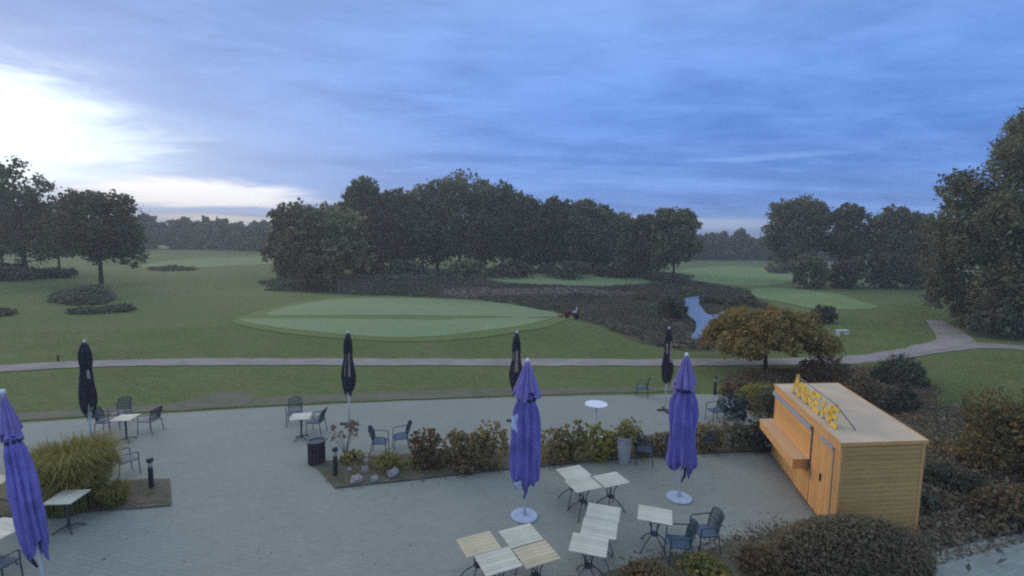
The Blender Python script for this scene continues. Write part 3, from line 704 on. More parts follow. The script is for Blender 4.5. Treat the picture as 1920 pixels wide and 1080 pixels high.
# ------------------------------------------------------------------ parasols
def fold(th, z, R_, seed, n=8, amp=.2):
    return R_ * (.86 + amp * .62 * math.cos(n * th + seed + .5 * math.sin(z * 2.1 + seed)) + .07 * math.cos((2 * n + 1) * th + 2 * seed + z * 1.3) + .04 * math.sin(5 * th + z * 6 + seed) + .085 * math.sin(2 * th + z * 3.3 + seed * 1.7) + .02 * math.sin(23 * th + z * 2))
def prof_at(prof, z):
    zs = [p_[0] for p_ in prof]; rs = [p_[1] for p_ in prof]
    return float(np.interp(z, zs[::-1], rs[::-1]))
def cloth(prof, seed, n=8, amp=.2, hem=.10, segs=80, rings=34, sway=0.0):
    z1 = prof[0][0]; z0 = prof[-1][0]; vs = []
    for i in range(rings + 1):
        f = i / rings
        for k in range(segs):
            th = 2 * math.pi * k / segs
            zb = z0 + hem * (.5 + .5 * math.cos(n * th / 2 + seed)) + hem * .5 * math.sin(3 * th + seed * 2)
            z = z1 + (zb - z1) * f
            r_ = fold(th, z, prof_at(prof, z), seed, n, amp * min(1, f * 5 + .15))
            vs.append((r_ * math.cos(th) + sway * (z1 - z), r_ * math.sin(th), z))
    fs = [(i * segs + k, (i + 1) * segs + k, (i + 1) * segs + (k + 1) % segs, i * segs + (k + 1) % segs) for i in range(rings) for k in range(segs)]
    return MB().add(vs, fs)
def print_patch(prof, seed, th0, th1, za, zb, n=8, amp=.2, shape=None, sway=0.0, z1=0):
    vs = []; a, b_ = 7, 12
    for i in range(b_ + 1):
        z = za + (zb - za) * i / b_; f = i / b_
        wl, wr = (shape(f) if shape else (0, 1))
        for j in range(a + 1):
            th = th0 + (th1 - th0) * (wl + (wr - wl) * j / a); r_ = fold(th, z, prof_at(prof, z), seed, n, amp) + .008
            vs.append((r_ * math.cos(th) + sway * (z1 - z), r_ * math.sin(th), z))
    return MB().add(vs, [(i * (a + 1) + j, i * (a + 1) + j + 1, (i + 1) * (a + 1) + j + 1, (i + 1) * (a + 1) + j) for i in range(b_) for j in range(a)])
def purple_parasol(pos, H, label, seed, prints, tilt=None, rs=1.0):
    t = empty('parasol', (pos[0], pos[1], 0), 0, label, 'parasol', 'closed purple parasols')
    body = [(H - .72, .13), (H - .86, .19), (H - .98, .235), (H - 1.15, .285), (H - 1.5, .30), (H - 2.2, .315), (H - 2.75, .325), (H - 2.95, .24)]; body = [(a, b * rs) for a, b in body]
    top = [(H - .05, .04), (H - .12, .075), (H - .4, .16), (H - .70, .27), (H - .86, .31)]; top = [(a, b * (rs if rs > .9 else rs * .9)) for a, b in top]
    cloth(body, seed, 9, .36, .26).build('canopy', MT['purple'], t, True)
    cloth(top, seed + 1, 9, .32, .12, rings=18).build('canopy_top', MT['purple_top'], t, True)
    MB().lathe([(.0, H + .03), (.03, H + .025), (.045, H - .01), (.05, H - .06)], 14).build('finial', MT['white'], t, True)
    MB().tube([(0, 0, .04), (0, 0, H - .06)], .026, 10).build('pole', MT['white'], t, True)
    m = MB(); m.lathe([(.30, .0), (.31, .01), (.31, .03), (.28, .045), (.06, .05), (.05, .14), (.045, .16)], 28); m.build('base_plate', MT['basegrey'], t, False)
    MB().lathe([(.20 * rs, H - .93), (.215 * rs, H - .91), (.215 * rs, H - .885), (.20 * rs, H - .87)], 20).build('strap', MT['darkcloth'], t, True)
    for (a0, a1, za, zb, sh) in prints: print_patch(body, seed, a0, a1, za, zb, 9, .36, sh).build('printed_mark', MT['printw'], t, True)
    # dark strap tail hanging down at the hem
    MB().tube([(.03, -.20, H - 2.75), (.02, -.24, H - 2.95), (-.03, -.18, H - 3.15)], [.02, .035, .015], 6).build('hanging_cord', MT['darkcloth'], t, True)
    if tilt is not None: t.rotation_euler = tilt
    return t
cres = lambda f: (.55 - .5 * math.sin(math.pi * f), .62 - .22 * math.sin(math.pi * f) - .05)
purple_parasol(gp(983, 968), 3.68, 'closed purple parasol in the middle, in front of the tables', 1.2, [(R(188), R(232), 2.55, 1.98, cres), (R(205), R(250), .98, .80, None)])
purple_parasol(gp(1273, 934), 3.66, 'closed purple parasol on the right, between the tables and kiosk', 3.9, [(R(-28), R(2), 2.35, 2.10, None), (R(-95), R(-80), 2.86, 2.75, None)])
Pb = G(90, 1122); best = None
for tt_ in np.arange(4, 16, .01):
    q = CAM + ray(2, 726) * tt_
    e = abs(np.linalg.norm(q - Pb) - 3.7)
    if q[2] > 2 and (best is None or e < best[0] - 1e-4): best = (e, q)
ax = Vector(best[1] - Pb).normalized(); print('LEAN', ax, best)
lp = purple_parasol(Pb[:2], 3.68, 'leaning closed purple parasol at the left edge beside the ornamental grass', 5.3, [(R(-70), R(-40), 2.45, 1.85, lambda f: (.2, .75)), (R(-110), R(-95), 1.15, 1.0, None)], rs=.55)
lp.rotation_euler = ax.to_track_quat('Z', 'Y').to_euler()

def black_parasol(pos, H, label, seed, prints):
    t = empty('parasol', (pos[0], pos[1], 0), 0, label, 'parasol', 'closed black parasols at the far edge of the terrace')
    body = [(H - .05, .035), (H - .12, .085), (H - .35, .14), (H - .62, .15), (H - .85, .125), (H - 1.2, .17), (H - 1.55, .215), (H - 1.85, .20), (H - 2.1, .14), (H - 2.25, .09)]
    cloth(body, seed, 6, .30, .30, segs=60, rings=28).build('canopy', MT['black'], t, True)
    MB().lathe([(0, H + .03), (.03, H + .02), (.04, H - .06)], 12).build('finial', MT['white'], t, True)
    MB().tube([(0, 0, .03), (0, 0, H - .06)], .03, 10).build('pole', MT['white'], t, True)
    m = MB(); m.box((0, 0, .03), (.62, .09, .05)); m.box((0, 0, .032), (.09, .62, .052)); m.build('base_plate', MT['plate'], t)
    for a0, a1, za, zb in prints: print_patch(body, seed, R(a0), R(a1), H - za, H - zb, 6, .30).build('printed_mark', MT['printt'], t, True)
    return t
black_parasol(gp(172, 838), 3.2, 'closed black parasol furthest left, behind the ornamental grass', 2.0, [(200, 222, .8, 1.15), (-50, -20, .85, 1.1)])
black_parasol(gp(655, 796), 3.2, 'closed black parasol second from the left, behind the bin', 4.1, [(-120, -100, .75, 1.45), (-75, -52, .70, 1.5)])
black_parasol(gp(966, 790), 3.2, 'closed black parasol half hidden behind the middle purple one', .7, [(-110, -70, .65, 1.4), (195, 215, .7, 1.0)])
black_parasol(gp(1247, 770), 3.2, 'closed black parasol furthest right with tan print and bare white pole', 5.0, [(215, 245, .6, .98), (-75, -48, .5, 1.3)])

# ------------------------------------------------------------------ other terrace things
p = gp(1116, 832)
st = G(1118, 757, 1.1); t = empty('standing_table', (st[0], st[1], 0), 0, 'round white standing table on a slim pedestal behind the shrubs', 'table')
MB().lathe([(.33, 1.07), (.36, 1.075), (.365, 1.09), (.36, 1.10)], 32).build('tabletop', MT['white'], t)
MB().lathe([(.06, .03), (.045, .1), (.04, .5), (.045, 1.0), (.09, 1.07)], 16).build('column', MT['white'], t, True)
MB().lathe([(.24, .0), (.25, .012), (.08, .035)], 24).build('foot', MT['white'], t)

def bollard(pos, label, h=.8, z=0.0):
    t = empty('bollard_lamp', (pos[0], pos[1], z), 0, label, 'lamp', 'dark bollard lamps')
    MB().lathe([(.065, 0), (.065, .02), (.055, .03), (.055, h - .25)], 16).build('post', MT['bollard'], t, False)
    MB().lathe([(.048, h - .25), (.048, h - .09)], 16).build('lamp_glass', MT['lampglass'], t, True)
    MB().lathe([(.075, h - .09), (.08, h - .075), (.07, h - .02), (.03, h)], 16).build('cap', MT['bollard'], t, True)
bollard(gp(629, 893), 'dark bollard lamp at the left tip of the boulder bed')
bollard(gp(284, 915), 'dark bollard lamp in the soil right of the ornamental grass', .78)
bollard(gp(1340, 740), 'dark bollard lamp at the far right corner of the terrace', .8)

bp = gp(594, 868); t = empty('litter_bin', (bp[0], bp[1], 0), 0, 'round dark brown slatted litter bin at the left tip of the bed', 'bin')
MB().lathe([(.17, .02), (.20, .03), (.205, .60), (.16, .60)], 20).build('liner', MT['bollard'], t)
for k in range(18):
    a = 2 * math.pi * k / 18; MB().box((math.cos(a) * .222, math.sin(a) * .222, .33), (.018, .055, .60), rz=a).build('slat', MT['bin'], t)
MB().lathe([(.235, .62), (.25, .63), (.25, .66), (.20, .665), (.19, .64)], 20).build('rim', MT['basegrey'] if False else MT['iron'], t)

up = gp(1169, 868); t = empty('urn_planter', (up[0], up[1], 0), 0, 'tall pale tapered concrete planter with a yellowing plant', 'planter')
MB().lathe([(.14, 0), (.145, .02), (.19, .35), (.215, .62), (.215, .76), (.225, .77), (.225, .80), (.19, .80), (.185, .74)], 24).build('pot', MT['urn'], t, True)
MB().lathe([(.184, .70), (.184, .755), (.02, .765)], 20).build('potting_soil', MT['soil'], t)
P = rng.normal(size=(420, 3)) * (.17, .15, .13) + (.06, 0, 1.0)
link('foliage', leafmesh('foliage', P, .055), MT['yellow'], t)
m = MB()
for k in range(9): a = rng.uniform(0, 6.28); m.tube([(0, 0, .75), (math.cos(a) * .1, math.sin(a) * .1, .95), (math.cos(a) * .2 + .04, math.sin(a) * .2, 1.1 + rng.uniform(-.1, .12))], .005, 4)
m.build('stem', MT['stem'], t)

def boulder(u, v, sx, sy, sz, mat, label):
    p = gp(u, v); m = MB(); n, k = 12, 9; vs = []; sd_ = rng.uniform(0, 9)
    for i in range(k + 1):
        ph_ = math.pi * i / k
        for j in range(n):
            th = 2 * math.pi * j / n; r_ = 1 + .13 * math.sin(3 * th + sd_ + 2 * ph_) + .10 * math.sin(5 * ph_ + 2 * th * 1 + sd_) + rng.normal(0, .02) * (0 < i < k)
            vs.append((sx * r_ * math.sin(ph_) * math.cos(th), sy * r_ * math.sin(ph_) * math.sin(th), sz * (r_ if 0 < i < k else 1) * math.cos(ph_)))
    fs = [(i * n + j, (i + 1) * n + j, (i + 1) * n + (j + 1) % n, i * n + (j + 1) % n) for i in range(k) for j in range(n)]
    o = m.add(vs, fs).build('boulder', MT[mat], None, True); o.location = (p[0], p[1], sz * .62); o.rotation_euler = (0, 0, rng.uniform(0, 3)); tag(o, label, 'boulder', 'boulders in the terrace bed')
boulder(668, 905, .19, .15, .12, 'stonep', 'largest pinkish white boulder at the front of the bed')
boulder(684, 889, .11, .11, .14, 'stone', 'upright grey boulder behind the pinkish one')
boulder(703, 903, .12, .10, .10, 'stone', 'small grey boulder right of the pinkish one')
boulder(738, 893, .20, .15, .13, 'stone', 'broad pale boulder under the yellow shrub')
boulder(686, 868, .08, .08, .08, 'stonep', 'little round boulder furthest back in the bed')
boulder(655, 884, .10, .08, .07, 'stone', 'flat little boulder just right of the bollard lamp')
boulder(1746, 940, .13, .10, .07, 'stone', 'grey boulder in the garden right of the kiosk')

# ------------------------------------------------------------------ shrubs
def shrub(label, u, v, wpx, hpx, mat, n=1600, leaf=.05, name='shrub', lumps=7, tight=.12, depth=.8, ground='flat', cat='shrub', group=None, hh=None, flat_top=False, stems=True, dome_=False):
    p = G(u, v) if ground == 'flat' else GT(u, v)
    z = 0.03 if ground == 'flat' else float(hgt(p[0], p[1]))
    D = np.linalg.norm(p - CAM); mpp = (p[1] * math.cos(PITCH) + (CAMZ) * math.sin(PITCH)) / FPX
    w = wpx * mpp; h = hh or hpx * mpp / max(.55, math.cos(math.atan2(CAMZ, p[1])))
    h = min(h, 5)
    t = empty(name, (p[0], p[1], z), 0, label, cat, group)
    r = random.Random(int(u * 3 + v)); lb = [(0, 0, h * .45, w * .42, w * .42 * depth, h * .5)]
    for i in range(lumps):
        a = r.uniform(0, 6.28); q = r.uniform(.15, .34) * w; s_ = r.uniform(.14, .24) * w
        lb.append((q * math.cos(a), q * math.sin(a) * depth, h * r.uniform(.25, .78), s_, s_ * depth, min(s_, h * .3)))
    if dome_: lb = [(0, 0, h * .12, w * .5, w * .5 * depth, h * .88)]
    P, ti = lobepts(lb, n, tight, nclump=max(20, n // (6 if dome_ else 9)), inner=.08 if dome_ else .15)
    P[:, 2] = np.abs(P[:, 2]) + .01
    if flat_top: P[:, 2] = np.minimum(P[:, 2], h + rng.normal(0, .012, len(P)))
    link('foliage', leafmesh('foliage', P, leaf, tint=ti), MT[mat], t)
    if stems:
        m = MB()
        for i in range(7):
            a = r.uniform(0, 6.28); q = r.uniform(.1, .3) * w; m.tube([(0, 0, 0), (q * .4 * math.cos(a), q * .4 * math.sin(a), h * .4), (q * math.cos(a), q * math.sin(a) * depth, h * .8)], [.014, .01, .004], 4)
        m.build('stem', MT['stem'], t)
    return t
# middle bed
shrub('low yellow green shrub left of the boulders', 660, 868, 50, 18, 'yellow', 900, .04)
shrub('low golden shrub behind the broad pale boulder', 732, 880, 62, 26, 'yellow', 1200, .04)
shrub('dark reddish shrub with bare twigs behind the golden shrub', 800, 878, 76, 66, 'mixed', 2800, .05)
shrub('small yellow leaved shrub at the left foot of the reddish shrub', 779, 882, 26, 46, 'yellow', 500, .045)
shrub('rounded reddish shrub in the middle of the bed row', 856, 868, 66, 58, 'mixed', 2000, .05)
shrub('low pale brown shrub in front of the rounded reddish one', 872, 884, 70, 32, 'brown', 1500, .045)
shrub('tall reddish shrub left of the middle purple parasol', 918, 876, 84, 80, 'mixed', 3400, .05)
shrub('orange tinged shrub right of the middle purple parasol', 1034, 868, 78, 60, 'mixed', 1900, .05)
shrub('tall green and orange shrub behind the group of three tables', 1070, 864, 70, 68, 'yellow2', 1900, .05)
shrub('yellow green shrub left of the concrete urn', 1120, 862, 72, 66, 'yellow', 2200, .05)
shrub('low mixed shrub at the foot of the concrete urn', 1145, 858, 50, 36, 'mixed', 1000, .045)
shrub('dark low shrub right of the concrete urn', 1195, 852, 56, 38, 'dark', 1300, .045)
shrub('low brown shrub behind the chair right of the urn', 1238, 850, 60, 34, 'brown', 1200, .045)
for i, (u, w_) in enumerate(((1325, 70), (1372, 80), (1425, 74))):
    shrub(['reddish dark hedge plant just right of the purple parasol', 'dark hedge plant in the middle of the hedge by the kiosk', 'dark hedge plant touching the kiosk counter'][i], u, 843 - i, w_, 48, ['mixed', 'dark', 'dark'][i], 2600, .045, cat='hedge', name='hedge_plant', lumps=12)
shrub('blue green shrub at the corner behind the dark hedge', 1375, 788, 60, 50, 'bluegreen', 1800, .05, ground='t')
# behind kiosk
shrub('yellow green shrub with bright leaves left of the kiosk roof', 1415, 766, 84, 44, 'yellow', 3000, .055, ground='t', hh=1.0)
shrub('brown and green shrub behind the bright yellow one', 1390, 744, 90, 30, 'mixed', 2600, .055, ground='t', hh=.6)
shrub('dark shrub between the yellow shrub and kiosk', 1440, 790, 60, 60, 'dark', 1900, .055, ground='t')
shrub('rounded brown shrub behind the sign on the kiosk roof', 1547, 720, 100, 54, 'brown', 5200, .06, ground='t', lumps=0, tight=.07, dome_=True)
shrub('dark green ball shrub right of the rounded brown one', 1686, 724, 92, 56, 'dark', 5200, .06, ground='t', lumps=0, tight=.07, dome_=True)
shrub('low dark shrub below the dark green ball shrub', 1675, 770, 96, 50, 'dark', 3400, .06, ground='t')
shrub('brownish shrub between the two round ones behind the kiosk', 1620, 752, 96, 46, 'brown', 2600, .06, ground='t')
# right garden
shrub('tall yellow leaved bush at the right edge of the garden', 1900, 900, 170, 215, 'yellow2', 11000, .06, ground='t', lumps=18, tight=.24, hh=2.5)
shrub('brownish bush below the yellow bush at the right edge', 1900, 985, 150, 110, 'mixed', 5200, .055, ground='t', lumps=12, hh=.95)
shrub('low dark hedge right of the kiosk', 1790, 925, 120, 42, 'dark', 4200, .05, ground='t', lumps=12, cat='hedge', name='hedge')
shrub('small dark shrub at the near right foot of the kiosk', 1735, 968, 60, 34, 'dark', 1600, .05, ground='t')
shrub('thin brown perennials behind the low dark hedge', 1800, 860, 130, 36, 'brown', 2600, .05, ground='t', lumps=10, hh=.45)
shrub('low tangle of brown perennials above the drive', 1830, 985, 130, 40, 'brown', 3000, .05, ground='t', lumps=10, hh=.4)
# near bottom
shrub('large clipped brown green hedge dome in front of the kiosk', 1592, 1068, 290, 95, 'hedge', 80000, .026, ground='flat', lumps=0, tight=.035, depth=.40, hh=1.0, cat='hedge', name='hedge', dome_=True)
shrub('rounded low shrub left of the large hedge dome', 1430, 1072, 110, 50, 'mixed', 5200, .035, tight=.1, hh=.36)
shrub('low yellowish shrub at the bottom edge under the chairs', 1320, 1085, 110, 40, 'yellow', 3200, .035, hh=.30)
shrub('low mixed shrub at the bottom edge below the row of tables', 1215, 1092, 120, 36, 'mixed', 3000, .035, hh=.22)

# small bare tree with few brown leaves in the bed
p = gp(648, 862); t = empty('sapling', (p[0], p[1], .02), 0, 'thin sapling with a few brown leaves at the foot of the second black parasol', 'tree')
m = MB(); tips = []
for k in range(11):
    a = rng.uniform(0, 6.28); q = rng.uniform(.12, .34); h_ = rng.uniform(.6, 1.05); m.tube([(0, 0, 0), (q * .3 * math.cos(a), q * .3 * math.sin(a), h_ * .5), (q * math.cos(a), q * math.sin(a), h_)], [.009, .006, .003], 4); tips.append((q * math.cos(a), q * math.sin(a), h_))
m.build('stem', MT['stem'], t)
tips = np.array(tips); P = tips[rng.integers(0, len(tips), 170)] + rng.normal(0, .055, (170, 3)); link('foliage', leafmesh('foliage', P, .05), MT['brown'], t)

# ornamental grass: arching blades
def blades(name, n, r0, rr, h, mat, lw=.012, seed=3, arch=.75):
    g = np.random.default_rng(seed); vs = []; fs = []; ti = []
    for i in range(n):
        a = g.uniform(0, 6.283); q = r0 * math.sqrt(g.uniform()); hh = h * g.uniform(.45, 1.0) * (1.12 if g.uniform() < .08 else 1); out = rr * g.uniform(.15, 1.0) * (.5 + .5 * q / r0)
        c, s = math.cos(a), math.sin(a); px, py = q * c, q * s; b_ = g.uniform(0, 6.28); bx, by = math.cos(b_) * lw, math.sin(b_) * lw; k0 = len(vs)
        for j in range(5):
            f = j / 4; rad = out * f ** 1.9; z = hh * (1 - (1 - f) ** 1.7) * (1 - .28 * arch * f ** 4); wv = (1 - f * .85)
            x, y = px + c * rad + g.normal(0, .015), py + s * rad; vs += [(x - bx * wv, y - by * wv, z), (x + bx * wv, y + by * wv, z)]
        for j in range(4): fs.append((k0 + 2 * j, k0 + 2 * j + 1, k0 + 2 * j + 3, k0 + 2 * j + 2)); ti.append(.25 + .55 * j / 4 + g.normal(0, .15))
    me_ = bpy.data.meshes.new(name); me_.from_pydata(vs, [], fs); at = me_.attributes.new('tint', 'FLOAT', 'FACE'); at.data.foreach_set('value', np.clip(ti, 0, 1).astype(np.float32)); me_.materials.append(MT[mat]); return me_
p = gp(138, 948); t = empty('ornamental_grass', (p[0], p[1], .02), 0, 'large arching clump of yellow green ornamental grass left of the terrace', 'plant')
link('blades', blades('blades', 6500, .55, .80, 1.72, 'miscan'), None, t)
p = gp(75, 952); t = empty('ornamental_grass', (p[0], p[1], .02), 0, 'smaller clump of ornamental grass behind the leaning parasol', 'plant')
link('blades', blades('blades', 1700, .3, .5, 1.05, 'miscan', seed=8), None, t)
p = gp(215, 948); t = empty('ornamental_grass', (p[0], p[1], .02), 0, 'low tuft of ornamental grass at the right foot of the big clump', 'plant')
link('blades', blades('blades', 900, .2, .35, .62, 'miscan', seed=9), None, t)

# ------------------------------------------------------------------ trees
def dome(w, zc, zt):
    out = []; r = random.Random(5); H = zt - zc
    for i in range(90):
        a = r.uniform(0, 6.28); q = math.sqrt(r.uniform(0, 1)); rr_ = w * .085
        top = H * (1 - q ** 2.4) ** .5; zz0 = r.choice((.12, .5, .9, .9))
        out.append((q * .44 * w * math.cos(a), q * .44 * w * math.sin(a), zc + rr_ * .4 + zz0 * max(0, top - rr_ * .9), rr_, rr_, rr_ * .7))
    return out
tree('low spreading rusty orange tree with a flat domed crown beside the path', 1434, 572, 240, 697, 23.4, 'orange', 44000, .08, crown_v=652, lobes=dome, name='tree', base_r=.11, clump=.42, inner=.5)

GF = 'trees of the central forest'
F = [  # label, u, vtop, width, base v, depth, mat
 ('pale airy willow like tree at the left end of the forest', 560, 380, 110, 540, 72, 'willow'),
 ('broad low brownish tree second from the left end of the forest', 625, 385, 120, 540, 74, 'willow'),
 ('tree rising just left of the tall narrow one, thin topped', 642, 382, 60, 522, 86, 'willow'),
 ('tall narrow tree with a distinct round head on the left of the forest', 682, 333, 78, 520, 84, 'tree'),
 ('flat topped tree right of the tall narrow one', 740, 357, 84, 517, 87, 'tree'),
 ('broad dark tree left of the highest forest crown', 792, 349, 84, 517, 90, 'tree'),
 ('highest dark crown of the forest', 862, 320, 138, 516, 92, 'tree'),
 ('dark tree right below the highest crown, with a small knob top', 942, 343, 84, 515, 90, 'tree'),
 ('low crowned tree in the middle right of the forest', 992, 368, 70, 516, 88, 'tree'),
 ('tree with a narrow raised top, middle right of the forest', 1040, 368, 64, 518, 88, 'tree'),
 ('feathery topped tree where the forest starts to fall', 1092, 372, 82, 519, 86, 'tree'),
 ('ragged tree with branches reaching right over the pale sky', 1128, 386, 56, 520, 86, 'treeb'),
 ('low tree left of the round end tree', 1166, 402, 70, 521, 86, 'treeb'),
 ('small brown tree beside the round end tree', 1212, 404, 66, 523, 84, 'treeb'),
 ('round headed tree standing at the right end of the forest', 1262, 393, 90, 528, 78, 'treeb'),
]
for i, f in enumerate(F):
    tree(f[0], f[1], f[2], f[3] * 1.08, f[4], f[5], f[6], n=15000, leaf=.32, k=18, group=GF, inner=.3, depthf=.9, crown_v=(494 if i % 2 else 503) if i > 1 else 530)
# second row fills the depth of the forest
for i, (u, v) in enumerate(((665, 372), (715, 362), (765, 358), (820, 345), (905, 335), (965, 356), (1015, 375), (1065, 380), (1110, 392), (1150, 408), (1190, 410), (1235, 412))):
    tree(['shaded tree deep inside the forest behind the front row'][0], u, v + 6, 88, 512, 99 + (i % 3) * 3, 'tree', n=4500, leaf=.6, k=9, group='shaded trees deep inside the forest', crown_v=507)
# understorey bushes along the forest foot
for i, (u, w_, h_, m_) in enumerate(((600, 90, 40, 'treeb'), (690, 70, 22, 'dark'), (760, 90, 20, 'dark'), (875, 86, 20, 'willow'), (960, 90, 18, 'dark'), (1060, 100, 18, 'dark'), (1150, 90, 18, 'dark'), (1200, 70, 26, 'treeb'))):
    shrub('%s bush at the forest foot %s' % (('brown', 'dark', 'dark', 'grey green', 'dark', 'dark', 'dark', 'rusty')[i], ('under the broad low tree', 'below the tall narrow tree', 'left of the grey green bush', 'in front of the highest crown', 'just left of the second green', 'behind the middle of the second green', 'behind the right end of the second green', 'beside the round end tree')[i]),
          u, 520 if i else 545, w_, h_, m_, 2200, .30, name='bush', ground='t', cat='bush', stems=False, hh=h_ * .15)

def lobA(w, zc, zt):
    H = zt - zc
    return [(0, 0, zc + H * .35, w * .34, w * .3, H * .3), (-w * .05, 0, zc + H * .80, w * .26, w * .24, H * .19), (w * .30, 0, zc + H * .60, w * .20, w * .2, H * .17), (-w * .32, 0, zc + H * .72, w * .2, w * .2, H * .18), (w * .38, .5, zc + H * .38, w * .2, w * .2, H * .18), (-w * .38, 0, zc + H * .4, w * .22, w * .2, H * .2), (w * .12, -.5, zc + H * .55, w * .2, w * .2, H * .15), (0, 0, zc + H * .12, w * .42, w * .3, H * .14)]
tree('tall broken crowned tree with sky showing through, at the left edge', 48, 297, 150, 522, 66, 'tree', 9000, .27, crown_v=488, lobes=lobA, inner=.12, clump=.24)
def lobB(w, zc, zt):
    H = zt - zc
    return [(0, 0, zc + H * .55, w * .42, w * .4, H * .38), (-w * .16, 0, zc + H * .84, w * .22, w * .2, H * .17), (w * .22, 0, zc + H * .80, w * .24, w * .2, H * .17), (w * .34, 0, zc + H * .42, w * .18, w * .2, H * .2), (w * .42, 0, zc + H * .12, w * .13, w * .12, H * .16), (-w * .36, 0, zc + H * .45, w * .2, w * .2, H * .26), (0, 0, zc + H * .2, w * .34, w * .3, H * .16)]
tree('round crowned tree on a bare trunk above the heather island', 190, 360, 150, 532, 60, 'tree', 15000, .23, crown_v=492, lobes=lobB, base_r=.26)
tree('dense tree at the far left behind the tall broken crowned one', -30, 330, 140, 515, 74, 'tree', 6500, .40, crown_v=490)
tree('low tree between the two big trees on the left', 112, 400, 90, 512, 78, 'tree', 5000, .40, crown_v=486)
tree('slim tree left of the tall broken crowned one', 6, 372, 80, 520, 70, 'treeb', 4500, .36, crown_v=486)
shrub('dark thicket under the trees at the left edge', 20, 524, 120, 26, 'dark', 3000, .25, name='bush', ground='t', cat='bush', stems=False, hh=1.9)
shrub('dark thicket between the two left trees', 105, 520, 80, 18, 'dark', 2400, .25, name='bush', ground='t', cat='bush', stems=False, hh=1.3)
GR = 'trees right of the far fairway'
for f in [('broad round crowned tree, first of the right hand group', 1490, 371, 122, 520, 82, 'tree', 9500),
          ('smaller round crowned tree next to the broad one, right of it', 1582, 384, 84, 530, 78, 'tree', 6500),
          ('pointed reddish tree in the middle of the right hand group', 1663, 388, 92, 538, 74, 'treeb', 7500),
          ('flat topped tree between the pointed one and the huge tree', 1735, 404, 88, 538, 74, 'tree', 6500)]:
    tree(f[0], f[1], f[2], f[3], f[4], f[5], f[6], n=int(f[7] * 1.6), leaf=.28, k=12, group=GR, crown_v=f[4] - 28)
for i, (u, v, w_, h_) in enumerate(((1520, 541, 70, 70), (1590, 541, 84, 84), (1660, 540, 80, 70), (1725, 542, 84, 76), (1462, 512, 60, 40))):
    shrub(('brown thicket at the left end of the right hand trees', 'tall brown thicket under the smaller round tree', 'dark thicket below the pointed reddish tree', 'dark thicket beside the huge right tree', 'thicket under the broad round tree')[i], u, v, w_, h_, ('treeb', 'treeb', 'treeb', 'tree', 'treeb')[i], 3600, .28, name='bush', ground='t', cat='bush', stems=False, hh=h_ * .075)
def lobR(w, zc, zt):
    H = zt - zc; out = [(0, 0, zc + H * .42, w * .38, w * .36, H * .42)]
    r = random.Random(9)
    for (fx, fz) in ((-.04, .93), (-.16, .84), (-.27, .74), (-.33, .62), (-.38, .50), (-.40, .38), (-.38, .26), (-.30, .14), (.15, .85), (.3, .7), (.38, .5), (.36, .3), (.2, .15), (-.1, .1), (-.2, .55), (-.1, .35), (.05, .6), (-.25, .3), (.1, .75), (-.32, .12), (-.24, .04), (-.15, .05), (-.1, .88), (-.42, .44), (-.2, .78), (-.05, .04)):
        out.append((fx * w, r.uniform(-.05, .3) * w, zc + fz * H, w * .13, w * .13, H * .1))
    return out
tree('huge dark tree filling the right edge', 1962, 192, 338, 616, 36, 'tree', 95000, .15, crown_v=606, lobes=lobR, base_r=.45, inner=.3)
shrub('dark bush at the foot of the huge tree by the path', 1880, 632, 130, 60, 'dark', 5200, .15, name='bush', ground='t', cat='bush', stems=False, hh=2.1, lumps=10)
shrub('low dark bush where the mound meets the huge tree', 1822, 606, 84, 46, 'dark', 3200, .15, name='bush', ground='t', cat='bush', stems=False, hh=1.7)

# distant woods: one mass each
def wood(name, label, spec, yy, n, leaf, mat='far'):
    pts = []; tint = []
    for (u, vt, wpx) in spec:
        top = PY(u, vt, yy)
        zg = float(hgt(top[0], top[1])) ; w_ = wpx / FPX * yy; H = top[2] - zg
        lb = [(0, 0, H * .5, w_ * .5, 4, H * .5), (rng.uniform(-.3, .3) * w_, 0, H * .72, w_ * .3, 3, H * .24), (rng.uniform(-.3, .3) * w_, 0, H * .82, w_ * .22, 3, H * .2), (0, 0, H * .2, w_ * .55, 4, H * .22)]
        P, ti = lobepts(lb, n, .2); P[:, 2] = np.abs(P[:, 2]); P += (top[0], top[1] + rng.uniform(-5, 5), zg); pts.append(P); tint.append(ti)
    o = link(name, leafmesh(name, np.concatenate(pts), leaf, tint=np.concatenate(tint)), MT[mat]); tag(o, label, kind='stuff')
def spec_between(u0, u1, f, step):
    return [(u, f(u) + rng.uniform(-3, 5), step * rng.uniform(1.7, 2.4)) for u in np.arange(u0, u1, step)]
wood('distant_wood', 'distant line of woodland beyond the left fairway', spec_between(-700, 640, lambda u: np.interp(u, [-700, 0, 250, 290, 330, 520, 640], [395, 405, 414, 408, 413, 420, 424]), 22), 175, 1500, 1.25)
wood('distant_wood', 'distant line of woodland beyond the right fairway', spec_between(1130, 2700, lambda u: np.interp(u, [1130, 1300, 1388, 1440, 2700], [440, 445, 438, 445, 465]), 22), 190, 1500, 1.25)
wood('distant_wood', 'distant woodland closing the view behind the forest', spec_between(600, 1180, lambda u: np.interp(u, [600, 1180], [425, 438]), 24), 200, 600, 1.3)

